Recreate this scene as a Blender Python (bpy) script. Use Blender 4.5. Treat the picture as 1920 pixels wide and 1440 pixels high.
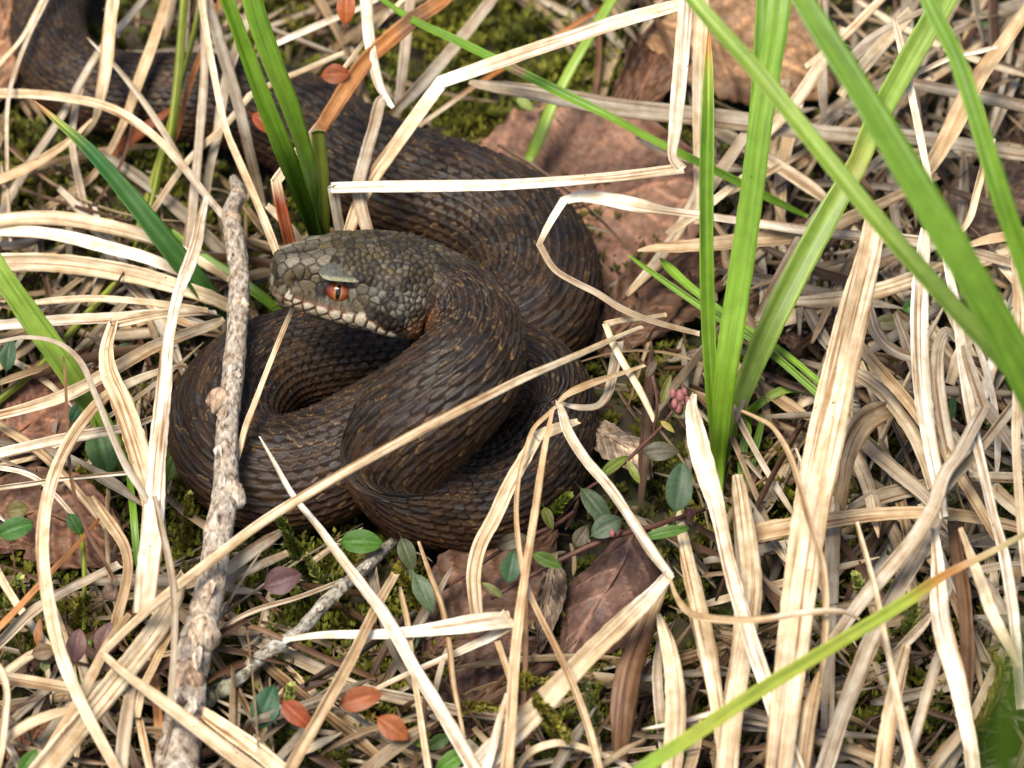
import bpy, math, random
import numpy as np
from mathutils import Vector, Matrix, noise

for o in list(bpy.data.objects):
    bpy.data.objects.remove(o, do_unlink=True)
scene = bpy.context.scene
COL = scene.collection
RAD = math.radians
rng = np.random.default_rng(11)
random.seed(11)

# ------------------------------------------------------------------ camera
PITCH = RAD(48.0)          # looking down by this much
DIST = 0.90                # metres from the lens to the snake
KPX = 1.0e-4 / DIST        # one photo pixel (1920 wide) = 0.1 mm at the snake
FWD = np.array([0, math.cos(PITCH), -math.sin(PITCH)])
UPV = np.array([0, math.sin(PITCH), math.cos(PITCH)])
RGT = np.array([1.0, 0, 0])
CAM = np.array([0, 0, 0.015]) - FWD * DIST
cam = bpy.data.cameras.new('camera')
cam.sensor_width = 36.0
cam.lens = 36.0 / (1920 * KPX)
cam.clip_start = 0.01
cam.clip_end = 100.0
cam.dof.use_dof = True
cam.dof.focus_distance = 0.885
cam.dof.aperture_fstop = 20.0
camo = bpy.data.objects.new('camera', cam)
COL.objects.link(camo)
camo.location = CAM
camo.rotation_euler = (math.pi / 2 - PITCH, 0, 0)
scene.camera = camo

# ------------------------------------------------------------------ light
SUN_EL, SUN_AZ = RAD(70.0), RAD(-138.0)   # azimuth from +Y, clockwise; the light comes from the left, a little in front
w = bpy.data.worlds.new('World')
scene.world = w
w.use_nodes = True
nt = w.node_tree
sky = nt.nodes.new('ShaderNodeTexSky')
sky.sky_type = 'NISHITA'
sky.sun_disc = False
sky.sun_elevation = SUN_EL
sky.sun_rotation = SUN_AZ
sky.air_density = 1.0
sky.dust_density = 2.5
nt.links.new(sky.outputs[0], nt.nodes['Background'].inputs[0])
nt.nodes['Background'].inputs[1].default_value = 0.115
sun = bpy.data.lights.new('sun', 'SUN')
sun.energy = 3.7
sun.angle = RAD(22.0)
sun.color = (1.0, 0.94, 0.84)
suno = bpy.data.objects.new('sun', sun)
COL.objects.link(suno)
sdir = Vector((math.sin(SUN_AZ) * math.cos(SUN_EL), math.cos(SUN_AZ) * math.cos(SUN_EL), math.sin(SUN_EL)))
suno.rotation_euler = sdir.to_track_quat('Z', 'Y').to_euler()
suno.location = sdir * 2
scene.view_settings.view_transform = 'Standard'
scene.view_settings.look = 'None'
scene.view_settings.gamma = 1.0
scene.view_settings.exposure = 0.90

# ------------------------------------------------------------------ pixel helpers
def P(u, v, h):
    """the point at height h (mm) seen at photo pixel (u, v)"""
    d = FWD + RGT * ((u - 960) * KPX) + UPV * ((720 - v) * KPX)
    t = (h * 0.001 - CAM[2]) / d[2]
    return CAM + d * t

def proj(p):
    q = np.asarray(p) - CAM
    z = q @ FWD
    return 960 + (q @ RGT) / z / KPX, 720 - (q @ UPV) / z / KPX

PX = 1e-4

# ------------------------------------------------------------------ materials
def new_mat(name):
    m = bpy.data.materials.new(name)
    m.use_nodes = True
    return m, m.node_tree, m.node_tree.nodes['Principled BSDF']

def N(nt, t, **kw):
    n = nt.nodes.new(t)
    for k, v in kw.items():
        setattr(n, k, v)
    return n

def ramp(nt, pts, interp='LINEAR'):
    r = N(nt, 'ShaderNodeValToRGB')
    r.color_ramp.interpolation = interp
    e = r.color_ramp.elements
    while len(e) < len(pts):
        e.new(0.5)
    for i, (p, c) in enumerate(pts):
        e[i].position = p
        e[i].color = (*c, 1) if len(c) == 3 else c
    return r

def mix(nt, a, b, fac, mode='MIX'):
    m = N(nt, 'ShaderNodeMix', data_type='RGBA', blend_type=mode)
    for sock, val in ((m.inputs[0], fac), (m.inputs[6], a), (m.inputs[7], b)):
        if hasattr(val, 'is_output'):
            nt.links.new(val, sock)
        elif isinstance(val, (int, float)):
            sock.default_value = val
        else:
            sock.default_value = (*val, 1)
    return m.outputs[2]

def fibre_mat(name, streak, speck, rough, trans, bumpd, spec=0.35):
    """plant fibre running along the blade; colour comes from the blade's own attribute"""
    m, nt, b = new_mat(name)
    L = nt.links.new
    uv = N(nt, 'ShaderNodeUVMap')
    info = N(nt, 'ShaderNodeObjectInfo')
    off = N(nt, 'ShaderNodeVectorMath', operation='SCALE')
    comb = N(nt, 'ShaderNodeCombineXYZ')
    for i in range(3):
        L(info.outputs['Random'], comb.inputs[i])
    L(comb.outputs[0], off.inputs[0]); off.inputs[3].default_value = 97.0
    add = N(nt, 'ShaderNodeVectorMath', operation='ADD')
    L(uv.outputs[0], add.inputs[0]); L(off.outputs[0], add.inputs[1])
    def noisetex(sx, sy, detail):
        mp = N(nt, 'ShaderNodeMapping'); mp.inputs['Scale'].default_value = (sx, sy, 1)
        L(add.outputs[0], mp.inputs[0])
        n = N(nt, 'ShaderNodeTexNoise'); n.inputs['Scale'].default_value = 1.0
        n.inputs['Detail'].default_value = detail
        L(mp.outputs[0], n.inputs['Vector'])
        return n
    n1 = noisetex(1.9, 0.035, 3)          # fine fibres
    n2 = noisetex(0.8, 0.06, 2)          # broad bands
    n3 = noisetex(0.5, 0.35, 4)          # blotches
    n4 = noisetex(1.9, 1.0, 2)           # specks
    at = N(nt, 'ShaderNodeAttribute'); at.attribute_name = 'Col'
    r1 = ramp(nt, [(0.36, streak[3]), (0.43, (streak[0],) * 3), (0.56, (1, 1, 1))]); L(n1.outputs[0], r1.inputs[0])
    r2 = ramp(nt, [(0.33, streak[1]), (0.6, (1.06, 1.06, 1.06))]); L(n2.outputs[0], r2.inputs[0])
    r3 = ramp(nt, [(0.30, streak[2]), (0.62, (1.05, 1.05, 1.05))]); L(n3.outputs[0], r3.inputs[0])
    r4 = ramp(nt, [(0.715, (1, 1, 1)), (0.76, speck)]); L(n4.outputs[0], r4.inputs[0])
    c = mix(nt, at.outputs['Color'], r1.outputs[0], 1.0, 'MULTIPLY')
    c = mix(nt, c, r2.outputs[0], 1.0, 'MULTIPLY')
    c = mix(nt, c, r3.outputs[0], 1.0, 'MULTIPLY')
    c = mix(nt, c, r4.outputs[0], 1.0, 'MULTIPLY')
    hsv = N(nt, 'ShaderNodeHueSaturation')
    mr = N(nt, 'ShaderNodeMapRange'); mr.inputs['To Min'].default_value = 0.86; mr.inputs['To Max'].default_value = 1.12
    L(info.outputs['Random'], mr.inputs[0]); L(mr.outputs[0], hsv.inputs['Value'])
    L(c, hsv.inputs['Color'])
    col = hsv.outputs[0]
    L(col, b.inputs['Base Color'])
    b.inputs['Roughness'].default_value = rough
    b.inputs['Specular IOR Level'].default_value = spec
    bp = N(nt, 'ShaderNodeBump'); bp.inputs['Strength'].default_value = 0.6
    bp.inputs['Distance'].default_value = bumpd
    L(n1.outputs[0], bp.inputs['Height']); L(bp.outputs[0], b.inputs['Normal'])
    tr = N(nt, 'ShaderNodeBsdfTranslucent'); L(col, tr.inputs[0])
    ms = N(nt, 'ShaderNodeMixShader'); ms.inputs[0].default_value = trans
    L(b.outputs[0], ms.inputs[1]); L(tr.outputs[0], ms.inputs[2])
    L(ms.outputs[0], nt.nodes['Material Output'].inputs[0])
    return m

M = {}
M['straw'] = fibre_mat('dry_grass', (0.80, (0.72, 0.61, 0.48), (0.74, 0.66, 0.57), (0.46, 0.34, 0.24)), (0.20, 0.13, 0.09), 0.55, 0.14, 0.00025)
M['green'] = fibre_mat('green_grass', (0.86, (0.80, 0.86, 0.72), (0.85, 0.86, 0.75), (0.62, 0.70, 0.55)), (0.45, 0.42, 0.2), 0.46, 0.25, 0.00014, 0.45)

def vcol_mat(name, rough, spec=0.4, nscale=1500, lo=0.7, hi=1.25, bump=0.0002, trans=0.0, detail=3):
    m, nt, b = new_mat(name)
    L = nt.links.new
    at = N(nt, 'ShaderNodeAttribute'); at.attribute_name = 'Col'
    tc = N(nt, 'ShaderNodeTexCoord')
    n = N(nt, 'ShaderNodeTexNoise'); n.inputs['Scale'].default_value = nscale; n.inputs['Detail'].default_value = detail
    L(tc.outputs['Object'], n.inputs['Vector'])
    r = ramp(nt, [(0.3, (lo,) * 3), (0.7, (hi,) * 3)]); L(n.outputs[0], r.inputs[0])
    c = mix(nt, at.outputs['Color'], r.outputs[0], 1.0, 'MULTIPLY')
    L(c, b.inputs['Base Color'])
    b.inputs['Roughness'].default_value = rough
    b.inputs['Specular IOR Level'].default_value = spec
    bp = N(nt, 'ShaderNodeBump'); bp.inputs['Strength'].default_value = 0.6; bp.inputs['Distance'].default_value = bump
    L(n.outputs[0], bp.inputs['Height']); L(bp.outputs[0], b.inputs['Normal'])
    if trans:
        tr = N(nt, 'ShaderNodeBsdfTranslucent'); L(c, tr.inputs[0])
        ms = N(nt, 'ShaderNodeMixShader'); ms.inputs[0].default_value = trans
        L(b.outputs[0], ms.inputs[1]); L(tr.outputs[0], ms.inputs[2])
        L(ms.outputs[0], nt.nodes['Material Output'].inputs[0])
    return m
M['snake'] = vcol_mat('snake_skin', 0.5, 0.18, 2600, 0.6, 1.4, 0.00006)
M['moss'] = vcol_mat('moss', 0.6, 0.3, 600, 0.6, 1.4, 0.0001, 0.25)
M['ovalleaf'] = vcol_mat('shrub_leaf', 0.5, 0.25, 1500, 0.8, 1.2, 0.0001, 0.08)
M['stem'] = vcol_mat('stem', 0.6, 0.3, 900, 0.7, 1.3, 0.0003)
M['deadleaf'] = vcol_mat('dead_leaf', 0.6, 0.3, 700, 0.62, 1.35, 0.0003, 0.06, 6)

def add_specks(m, scale, thr, dark):
    nt = m.node_tree; L = nt.links.new
    b = nt.nodes['Principled BSDF']
    src = b.inputs['Base Color'].links[0].from_socket
    tc = N(nt, 'ShaderNodeTexCoord')
    n = N(nt, 'ShaderNodeTexNoise'); n.inputs['Scale'].default_value = scale; n.inputs['Detail'].default_value = 2
    L(tc.outputs['Object'], n.inputs['Vector'])
    r = ramp(nt, [(thr, (1, 1, 1)), (thr + .04, dark)]); L(n.outputs[0], r.inputs[0])
    n2 = N(nt, 'ShaderNodeTexNoise'); n2.inputs['Scale'].default_value = scale * .09; n2.inputs['Detail'].default_value = 4
    L(tc.outputs['Object'], n2.inputs['Vector'])
    r2 = ramp(nt, [(.35, (.62, .56, .52)), (.6, (1.18, 1.12, 1.05))]); L(n2.outputs[0], r2.inputs[0])
    c = mix(nt, src, r.outputs[0], 1.0, 'MULTIPLY')
    c = mix(nt, c, r2.outputs[0], 1.0, 'MULTIPLY')
    L(c, b.inputs['Base Color'])
add_specks(M['deadleaf'], 1500, .66, (.35, .28, .24))

def bark_mat():
    m, nt, b = new_mat('twig_bark')
    L = nt.links.new
    at = N(nt, 'ShaderNodeAttribute'); at.attribute_name = 'Col'
    uv = N(nt, 'ShaderNodeUVMap')
    mp = N(nt, 'ShaderNodeMapping'); mp.inputs['Scale'].default_value = (1.0, 0.55, 1)
    L(uv.outputs[0], mp.inputs[0])
    n = N(nt, 'ShaderNodeTexNoise'); n.inputs['Scale'].default_value = 1.0; n.inputs['Detail'].default_value = 7
    n.inputs['Roughness'].default_value = 0.62
    L(mp.outputs[0], n.inputs['Vector'])
    r = ramp(nt, [(0.36, (0.20, 0.15, 0.12)), (0.44, (0.66, 0.58, 0.51)), (0.54, (1.0, 0.96, 0.92)), (0.66, (1.55, 1.57, 1.55))])
    L(n.outputs[0], r.inputs[0])
    n2 = N(nt, 'ShaderNodeTexNoise'); n2.inputs['Scale'].default_value = 0.22; n2.inputs['Detail'].default_value = 3
    L(uv.outputs[0], n2.inputs['Vector'])
    r2 = ramp(nt, [(0.4, (1, 0.92, 0.82)), (0.6, (1.1, 1.12, 1.1))]); L(n2.outputs[0], r2.inputs[0])
    c = mix(nt, at.outputs['Color'], r.outputs[0], 1.0, 'MULTIPLY')
    c = mix(nt, c, r2.outputs[0], 1.0, 'MULTIPLY')
    L(c, b.inputs['Base Color'])
    b.inputs['Roughness'].default_value = 0.85
    bp = N(nt, 'ShaderNodeBump'); bp.inputs['Strength'].default_value = 0.9; bp.inputs['Distance'].default_value = 0.0006
    L(n.outputs[0], bp.inputs['Height']); L(bp.outputs[0], b.inputs['Normal'])
    return m
M['bark'] = bark_mat()

def ground_mat():
    m, nt, b = new_mat('peat_ground')
    L = nt.links.new
    tc = N(nt, 'ShaderNodeTexCoord')
    n = N(nt, 'ShaderNodeTexNoise'); n.inputs['Scale'].default_value = 55; n.inputs['Detail'].default_value = 8
    L(tc.outputs['Object'], n.inputs['Vector'])
    r = ramp(nt, [(0.35, (0.018, 0.012, 0.008)), (0.52, (0.035, 0.026, 0.013)), (0.66, (0.045, 0.048, 0.012))])
    L(n.outputs[0], r.inputs[0])
    L(r.outputs[0], b.inputs['Base Color'])
    b.inputs['Roughness'].default_value = 0.95
    n2 = N(nt, 'ShaderNodeTexNoise'); n2.inputs['Scale'].default_value = 700; n2.inputs['Detail'].default_value = 5
    L(tc.outputs['Object'], n2.inputs['Vector'])
    bp = N(nt, 'ShaderNodeBump'); bp.inputs['Strength'].default_value = 1; bp.inputs['Distance'].default_value = 0.001
    L(n2.outputs[0], bp.inputs['Height']); L(bp.outputs[0], b.inputs['Normal'])
    return m
M['ground'] = ground_mat()

def eye_mat():
    m, nt, b = new_mat('snake_eye')
    L = nt.links.new
    tc = N(nt, 'ShaderNodeTexCoord')
    sx = N(nt, 'ShaderNodeSeparateXYZ'); L(tc.outputs['Object'], sx.inputs[0])
    def ell(a, c):
        mp = N(nt, 'ShaderNodeMapping'); mp.inputs['Scale'].default_value = (1 / a, 0.0, 1 / c)
        L(tc.outputs['Object'], mp.inputs[0])
        ln = N(nt, 'ShaderNodeVectorMath', operation='LENGTH'); L(mp.outputs[0], ln.inputs[0])
        return ln.outputs['Value']
    r1 = ramp(nt, [(0.40, (0.19, 0.042, 0.009)), (0.62, (0.10, 0.015, 0.005)), (0.92, (0.022, 0.005, 0.003))])
    L(ell(0.0030, 0.0034), r1.inputs[0])
    r2 = ramp(nt, [(0.86, (0.75, 0.36, 0.12)), (1.0, (0, 0, 0))])
    m2 = N(nt, 'ShaderNodeMath', operation='MULTIPLY'); m2.inputs[1].default_value = 0.5
    e2 = ell(0.00085, 0.0019)
    L(e2, m2.inputs[0])
    rm = ramp(nt, [(0.42, (1, 1, 1)), (0.58, (0, 0, 0))]); L(m2.outputs[0], rm.inputs[0])
    c = mix(nt, r1.outputs[0], (0.26, 0.10, 0.03), rm.outputs[0])
    m3 = N(nt, 'ShaderNodeMath', operation='MULTIPLY'); m3.inputs[1].default_value = 0.5
    L(ell(0.00044, 0.0015), m3.inputs[0])
    rp = ramp(nt, [(0.46, (1, 1, 1)), (0.54, (0, 0, 0))]); L(m3.outputs[0], rp.inputs[0])
    c = mix(nt, c, (0.004, 0.003, 0.003), rp.outputs[0])
    L(c, b.inputs['Base Color'])
    b.inputs['Roughness'].default_value = 0.08
    b.inputs['Specular IOR Level'].default_value = 0.6
    return m
M['eye'] = eye_mat()

# ------------------------------------------------------------------ object helpers
def tag(o, label, cat, group=None):
    o['label'] = label
    o['category'] = cat
    if group:
        o['group'] = group
    return o

def empty(name, loc):
    o = bpy.data.objects.new(name, None)
    o.empty_display_size = 0.01
    COL.objects.link(o)
    o.location = Vector(loc)
    return o

def mesh_obj(name, V, F, mat, col=None, uv=None, parent=None, smooth=True):
    V = np.asarray(V, dtype=np.float64)
    org = V.mean(axis=0) if parent is None else np.array(parent.matrix_basis.translation if parent.type != 'EMPTY' else parent.location)
    if parent is not None and parent.parent is not None:
        org = org + np.array(parent.parent.location)
    me = bpy.data.meshes.new(name)
    Fa = np.asarray(F, dtype=np.int32) if not isinstance(F, list) else None
    if Fa is not None:                      # all faces of one size
        k = Fa.shape[1]
        me.vertices.add(len(V)); me.vertices.foreach_set('co', (V - org).astype(np.float32).ravel())
        me.loops.add(Fa.size); me.loops.foreach_set('vertex_index', Fa.ravel())
        me.polygons.add(len(Fa))
        me.polygons.foreach_set('loop_start', np.arange(0, Fa.size, k, dtype=np.int32))
        me.update(calc_edges=True)
    else:
        me.from_pydata((V - org).tolist(), [], F)
        me.update()
    if smooth:
        me.polygons.foreach_set('use_smooth', np.ones(len(me.polygons), dtype=bool))
    if col is not None:
        a = me.color_attributes.new('Col', 'FLOAT_COLOR', 'POINT')
        c = np.ones((len(V), 4), dtype=np.float32); c[:, :3] = col
        a.data.foreach_set('color', c.ravel())
    if uv is not None:
        li = np.empty(len(me.loops), dtype=np.int32); me.loops.foreach_get('vertex_index', li)
        l = me.uv_layers.new(name='UVMap')
        l.data.foreach_set('uv', np.asarray(uv, dtype=np.float32)[li].ravel())
    me.validate()
    me.materials.append(mat)
    o = bpy.data.objects.new(name, me)
    COL.objects.link(o)
    if parent is None:
        o.location = org
    else:
        o.parent = parent
    return o

def grid_faces(nr, nc, wrap=False, base=0):
    i = np.arange(nr - 1)[:, None]
    j = np.arange(nc if wrap else nc - 1)[None, :]
    a = i * nc + j
    b = i * nc + (j + 1) % nc
    return (np.stack([a, b, b + nc, a + nc], axis=-1).reshape(-1, 4) + base)

def catmull(pts, step):
    """smooth curve through the rows of pts (first three columns are the position)"""
    pts = np.asarray(pts, float)
    if len(pts) == 2:
        n = max(2, int(np.linalg.norm(pts[1, :3] - pts[0, :3]) / step))
        t = np.linspace(0, 1, n)[:, None]
        return pts[0] * (1 - t) + pts[1] * t
    q = np.vstack([2 * pts[0] - pts[1], pts, 2 * pts[-1] - pts[-2]])
    out = []
    for i in range(1, len(q) - 2):
        p0, p1, p2, p3 = q[i - 1], q[i], q[i + 1], q[i + 2]
        n = max(2, int(np.linalg.norm(p2[:3] - p1[:3]) / step) + 1)
        t0 = 0.0
        t1 = t0 + max(1e-6, np.linalg.norm(p1[:3] - p0[:3])) ** 0.5
        t2 = t1 + max(1e-6, np.linalg.norm(p2[:3] - p1[:3])) ** 0.5
        t3 = t2 + max(1e-6, np.linalg.norm(p3[:3] - p2[:3])) ** 0.5
        t = np.linspace(t1, t2, n, endpoint=False)[:, None]
        a1 = (t1 - t) / (t1 - t0) * p0 + (t - t0) / (t1 - t0) * p1
        a2 = (t2 - t) / (t2 - t1) * p1 + (t - t1) / (t2 - t1) * p2
        a3 = (t3 - t) / (t3 - t2) * p2 + (t - t2) / (t3 - t2) * p3
        b1 = (t2 - t) / (t2 - t0) * a1 + (t - t0) / (t2 - t0) * a2
        b2 = (t3 - t) / (t3 - t1) * a2 + (t - t1) / (t3 - t1) * a3
        out.append((t2 - t) / (t2 - t1) * b1 + (t - t1) / (t2 - t1) * b2)
    out.append(pts[-1][None])
    return np.vstack(out)

def smooth1(x, n):
    k = np.ones(2 * n + 1) / (2 * n + 1)
    return np.convolve(np.pad(x, n, mode='edge'), k, 'valid')

def norm(a):
    return a / (np.linalg.norm(a, axis=-1, keepdims=True) + 1e-12)

# ------------------------------------------------------------------ ground
def ground_z(x, y):
    n = noise.noise(Vector((x * 38, y * 38, 3.1))) * 0.0030 + noise.noise(Vector((x * 110, y * 110, 7.7))) * 0.0016
    return n - 0.0035

def build_ground():
    a = np.linspace(-0.24, 0.24, 170)
    far = np.array([0.3, 0.4, 0.6, 1.0, 2.0, 5.0, 12.0])
    ax = np.concatenate([-far[::-1], a, far])
    V = []
    for y in ax:
        for x in ax:
            V.append((x, y, ground_z(x, y)))
    o = mesh_obj('ground', V, grid_faces(len(ax), len(ax)), M['ground'])
    o['kind'] = 'structure'
    return o
build_ground()

# ------------------------------------------------------------------ the snake
# control points along the spine, tail first: photo pixel, height of the spine (mm), body radius (mm)
SNAKE = [
    (560, -330, 3, 1.0), (430, -250, 4, 2.6), (290, -190, 5, 4.2), (170, -110, 6.5, 5.8), (105, -20, 7.5, 7.0),
    (90, 70, 8, 7.6), (135, 145, 8, 8.0), (230, 178, 8.5, 8.4), (350, 185, 9, 8.9), (470, 200, 10, 9.5),
    (570, 240, 10.5, 10.2), (660, 300, 11, 10.8), (760, 350, 11.3, 11.3), (860, 382, 11.5, 11.6),
    (945, 425, 11.5, 11.7), (1000, 490, 11.5, 11.7), (1010, 555, 11.2, 11.5), (980, 612, 11, 11.2),
    (900, 640, 10.6, 10.6), (800, 645, 10, 10), (690, 655, 9.6, 9.6), (590, 668, 9.5, 9.5), (512, 690, 9.8, 9.8),
    (450, 738, 10.4, 10.4), (424, 800, 10.5, 10.5), (447, 862, 10.5, 10.5), (512, 892, 10.8, 10.8),
    (590, 880, 11.6, 10.8), (662, 845, 14, 10.4), (735, 800, 17, 10), (815, 748, 20, 9.8), (895, 712, 20, 9.7),
    (970, 705, 17.5, 9.6), (1018, 752, 13, 9.5), (1020, 820, 10, 9.4), (985, 888, 9.8, 9.8), (920, 928, 10, 10),
    (845, 931, 11.4, 10.1), (780, 908, 15, 10.3), (750, 864, 20, 10.5), (764, 816, 26.5, 10.7), (810, 768, 31.5, 10.8),
    (864, 713, 35, 10.3), (890, 655, 36.5, 9.3), (882, 604, 37.4, 8.5), (848, 566, 38, 7.8), (800, 548, 38.6, 7.5),
    (730, 534, 39.8, 7.6), (660, 526, 41.2, 7), (580, 520, 43, 6), (503, 514, 45, 5)]
HEAD_ROLL = RAD(-24)

sp = np.array([list(P(u, v, h)) + [r * 0.001] for u, v, h, r in SNAKE])
cur = catmull(sp, 0.0003)
seg = np.linalg.norm(np.diff(cur[:, :3], axis=0), axis=1)
S = np.concatenate([[0], np.cumsum(seg)])
SLEN = S[-1]
# rings: even along the body, denser on the head
d_ring = np.concatenate([np.linspace(0, 0.0008, 9), np.arange(0.00092, 0.036, 0.00014), np.arange(0.036, SLEN, 0.00026)])
s_ring = SLEN - d_ring
C = np.stack([np.interp(s_ring, S, cur[:, k]) for k in range(3)], axis=1)
R = np.interp(s_ring, S, cur[:, 3])
for k in range(3):                        # soften the spine a little
    g = np.interp(np.arange(0, SLEN, 0.0003), S, cur[:, k])
    g = smooth1(g, 8)
    C[:, k] = np.interp(s_ring, np.arange(0, SLEN, 0.0003), g)
T = norm(np.gradient(C, axis=0))          # points from the snout towards the tail
T[:12] = T[14]
Fh = -T                                   # forward
UPZ = np.array([0, 0, 1.0])
U = norm(UPZ - Fh * (Fh @ UPZ)[:, None])
Lf = np.cross(U, Fh)                      # the animal's left
blend = np.clip((0.055 - d_ring) / 0.03, 0, 1)
ang = HEAD_ROLL * blend
ca, sa = np.cos(ang)[:, None], np.sin(ang)[:, None]
U, Lf = U * ca + Lf * sa, Lf * ca - U * sa

NA = 264
th = np.arange(NA) / NA * 2 * math.pi     # 0 = spine, 90 deg = left flank, 180 = belly
dmm = d_ring * 1000
hd = [0, .25, .6, 1.2, 2.2, 4, 7, 10, 13, 15, 18, 22, 26, 29, 32, 36, 42]
hw = [0, 1.9, 2.8, 3.6, 4.4, 5.2, 6.0, 6.9, 7.7, 8.2, 9.2, 10.5, 11.1, 10.7, 9.6, 8.5, 8.0]
ht = [.6, 2.2, 2.9, 3.4, 3.7, 4.0, 4.4, 5.1, 5.8, 6.1, 6.4, 6.6, 6.8, 7.0, 7.2, 7.6, 8]
hb = [.2, -1.5, -2.3, -3.0, -3.6, -4.1, -4.6, -4.9, -5.2, -5.3, -5.5, -5.8, -6.0, -6.2, -6.5, -7.2, -8]
hn = [2.4, 2.7, 3.1, 3.6, 4.0, 4.2, 4.1, 3.9, 3.6, 3.3, 2.9, 2.6, 2.4, 2.3, 2.2, 2.1, 2.05]
hz = [0, -.2, -.4, -.7, -1, -1.2, -1.3, -1.3, -1.3, -1.2, -1.1, -1.0, -.8, -.6, -.4, -.1, 0]
tb = np.clip((dmm - 34) / 8, 0, 1); tb = tb * tb * (3 - 2 * tb)
Rm = R * 1000
wv = np.interp(dmm, hd, hw) * (1 - tb) + Rm * tb
zt = np.interp(dmm, hd, ht) * (1 - tb) + Rm * tb * 0.98
zb = np.interp(dmm, hd, hb) * (1 - tb) - Rm * tb * 0.93
nn = np.interp(dmm, hd, hn) * (1 - tb) + 2.05 * tb
zm = np.interp(dmm, hd, hz) * (1 - tb)
st, ct = np.sin(th)[None], np.cos(th)[None]
ex = (2 / nn)[:, None]
Y = wv[:, None] * np.sign(st) * np.abs(st) ** ex
Zc = np.sign(ct) * np.abs(ct) ** ex
Z = np.where(Zc >= 0, zm[:, None] + (zt - zm)[:, None] * Zc, zm[:, None] + (zm - zb)[:, None] * Zc)
hm = np.clip(1 - tb, 0, 1)[:, None]       # 1 on the head
# head narrows towards its crown and towards the chin
Y *= 1 - 0.15 * hm * np.clip(Zc, 0, 1) ** 1.5
Y *= 1 - 0.22 * hm * np.clip(-Zc, 0, 1) ** 2
D2 = dmm[:, None] * np.ones_like(Y)
def gau(x, m, s):
    return np.exp(-((x - m) / s) ** 2)
EYE_D, EYE_Z = 12.3, 0.4
for sg in (1, -1):
    lat = (np.sign(Y) == sg)
    # eye socket, loreal hollow and nostril, brow ridge, bulging jaw muscle, lip
    sock = gau(D2, EYE_D, 2.4) * gau(Z, EYE_Z, 1.7) * lat * hm
    lore = gau(D2, 8.0, 3.2) * gau(Z, 0.8, 1.6) * lat * hm
    nost = gau(D2, 4.0, 0.9) * gau(Z, 0.7, 0.8) * lat * hm
    ridge = gau(Z, 3.5, 1.0) * np.clip((D2 - 2) / 3, 0, 1) * np.clip((19 - D2) / 4, 0, 1) * lat * hm
    lip = gau(Z, -2.7, 1.2) * np.clip((D2 - 1) / 3, 0, 1) * np.clip((27 - D2) / 5, 0, 1) * lat * hm
    groove = gau(Z, -4.05, 0.32) * np.clip((D2 - 0.5) / 2, 0, 1) * np.clip((25 - D2) / 3, 0, 1) * lat * hm
    cheek = gau(D2, 23, 4.5) * gau(Z, 1.0, 2.6) * lat * hm
    Y += sg * (-1.25 * sock - 0.55 * lore - 1.0 * nost + 0.8 * ridge + 0.35 * lip - 0.45 * groove + 0.45 * cheek)
crown = gau(Y, 0, 2.0) * np.clip(Zc, 0, 1) * gau(D2, 12, 7) * hm
Z -= 0.35 * crown
HSY = np.interp(dmm, [0, 6, 12, 25, 31, 42], [1.0, 1.10, 1.22, 1.23, 1.08, 1.0])     # overall width and depth of the head
HSZ = np.interp(dmm, [0, 6, 12, 25, 31, 42], [1.06, 1.20, 1.33, 1.28, 1.12, 1.0])
LY, LZ = Y.copy(), Z.copy()
Y = Y * HSY[:, None]; Z = Z * HSZ[:, None]
Pos = C[:, None, :] + Lf[:, None, :] * Y[..., None] * 1e-3 + U[:, None, :] * Z[..., None] * 1e-3
base_pos = Pos.copy()
Nrm = np.cross(np.gradient(Pos, axis=0), np.gradient(np.concatenate([Pos[:, -1:], Pos, Pos[:, :1]], axis=1), axis=1)[:, 1:-1])
Nrm = norm(Nrm)
out = Pos - C[:, None, :]
Nrm *= np.sign((Nrm * out).sum(-1, keepdims=True) + 1e-9)

# ---- overlapping keeled scales of the trunk
ROWS = 33
dth = RAD(292) / ROWS
thw = (th + math.pi) % (2 * math.pi) - math.pi           # -pi..pi, 0 at the spine
Lsc = np.clip(0.262 * Rm, 1.0, 3.0)                      # scale length follows girth (mm)
sphase = np.concatenate([[0], np.cumsum(np.diff(dmm) / ((Lsc[1:] + Lsc[:-1]) / 2))])   # counts scales towards the tail
A = sphase[:, None] * np.ones((1, NA))
J = thw[None] / dth * np.ones_like(A)
H = np.zeros_like(A); KA = np.zeros_like(A); KB = np.zeros_like(A); ID = np.zeros_like(A)
j0 = np.floor(J)
def hash1(a, b, k=0.0):
    x = np.sin(a * 12.9898 + b * 78.233 + k * 37.719) * 43758.5453
    return x - np.floor(x)
for dj in (-1, 0, 1, 2):
    jj = j0 + dj
    b = (J - jj) / 0.66                                  # -1..1 across the scale
    off = 0.5 * (jj % 2)
    i0 = np.floor(A - off)
    for di in (-1, 0):
        ii = i0 + di
        a = (A - off - ii) / 1.42                        # 0 at the root, 1 at the free tip
        tipw = np.where(a < 0.45, 0.80 + 0.2 * np.sin(np.clip(a / 0.45, 0, 1) * math.pi / 2),
                        np.sqrt(np.clip(1 - ((a - 0.45) / 0.55) ** 2.2, 0, 1)))
        ins = (np.abs(b) < tipw) & (a < 1) & (a >= 0) & (np.abs(jj) <= ROWS / 2)
        e = np.clip((tipw - np.abs(b)) / 0.22, 0, 1)
        h = 0.05 + a * 0.92 + 0.42 * np.exp(-(b / 0.15) ** 2) * (1 - 0.4 * a) - 0.22 * b * b
        h = h * (0.55 + 0.45 * e)
        h = np.where(ins, h, 0)
        up = h > H
        H = np.where(up, h, H); KA = np.where(up, a, KA); KB = np.where(up, b / np.maximum(tipw, .05), KB)
        ID = np.where(up, jj * 517.0 + ii, ID)
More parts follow.
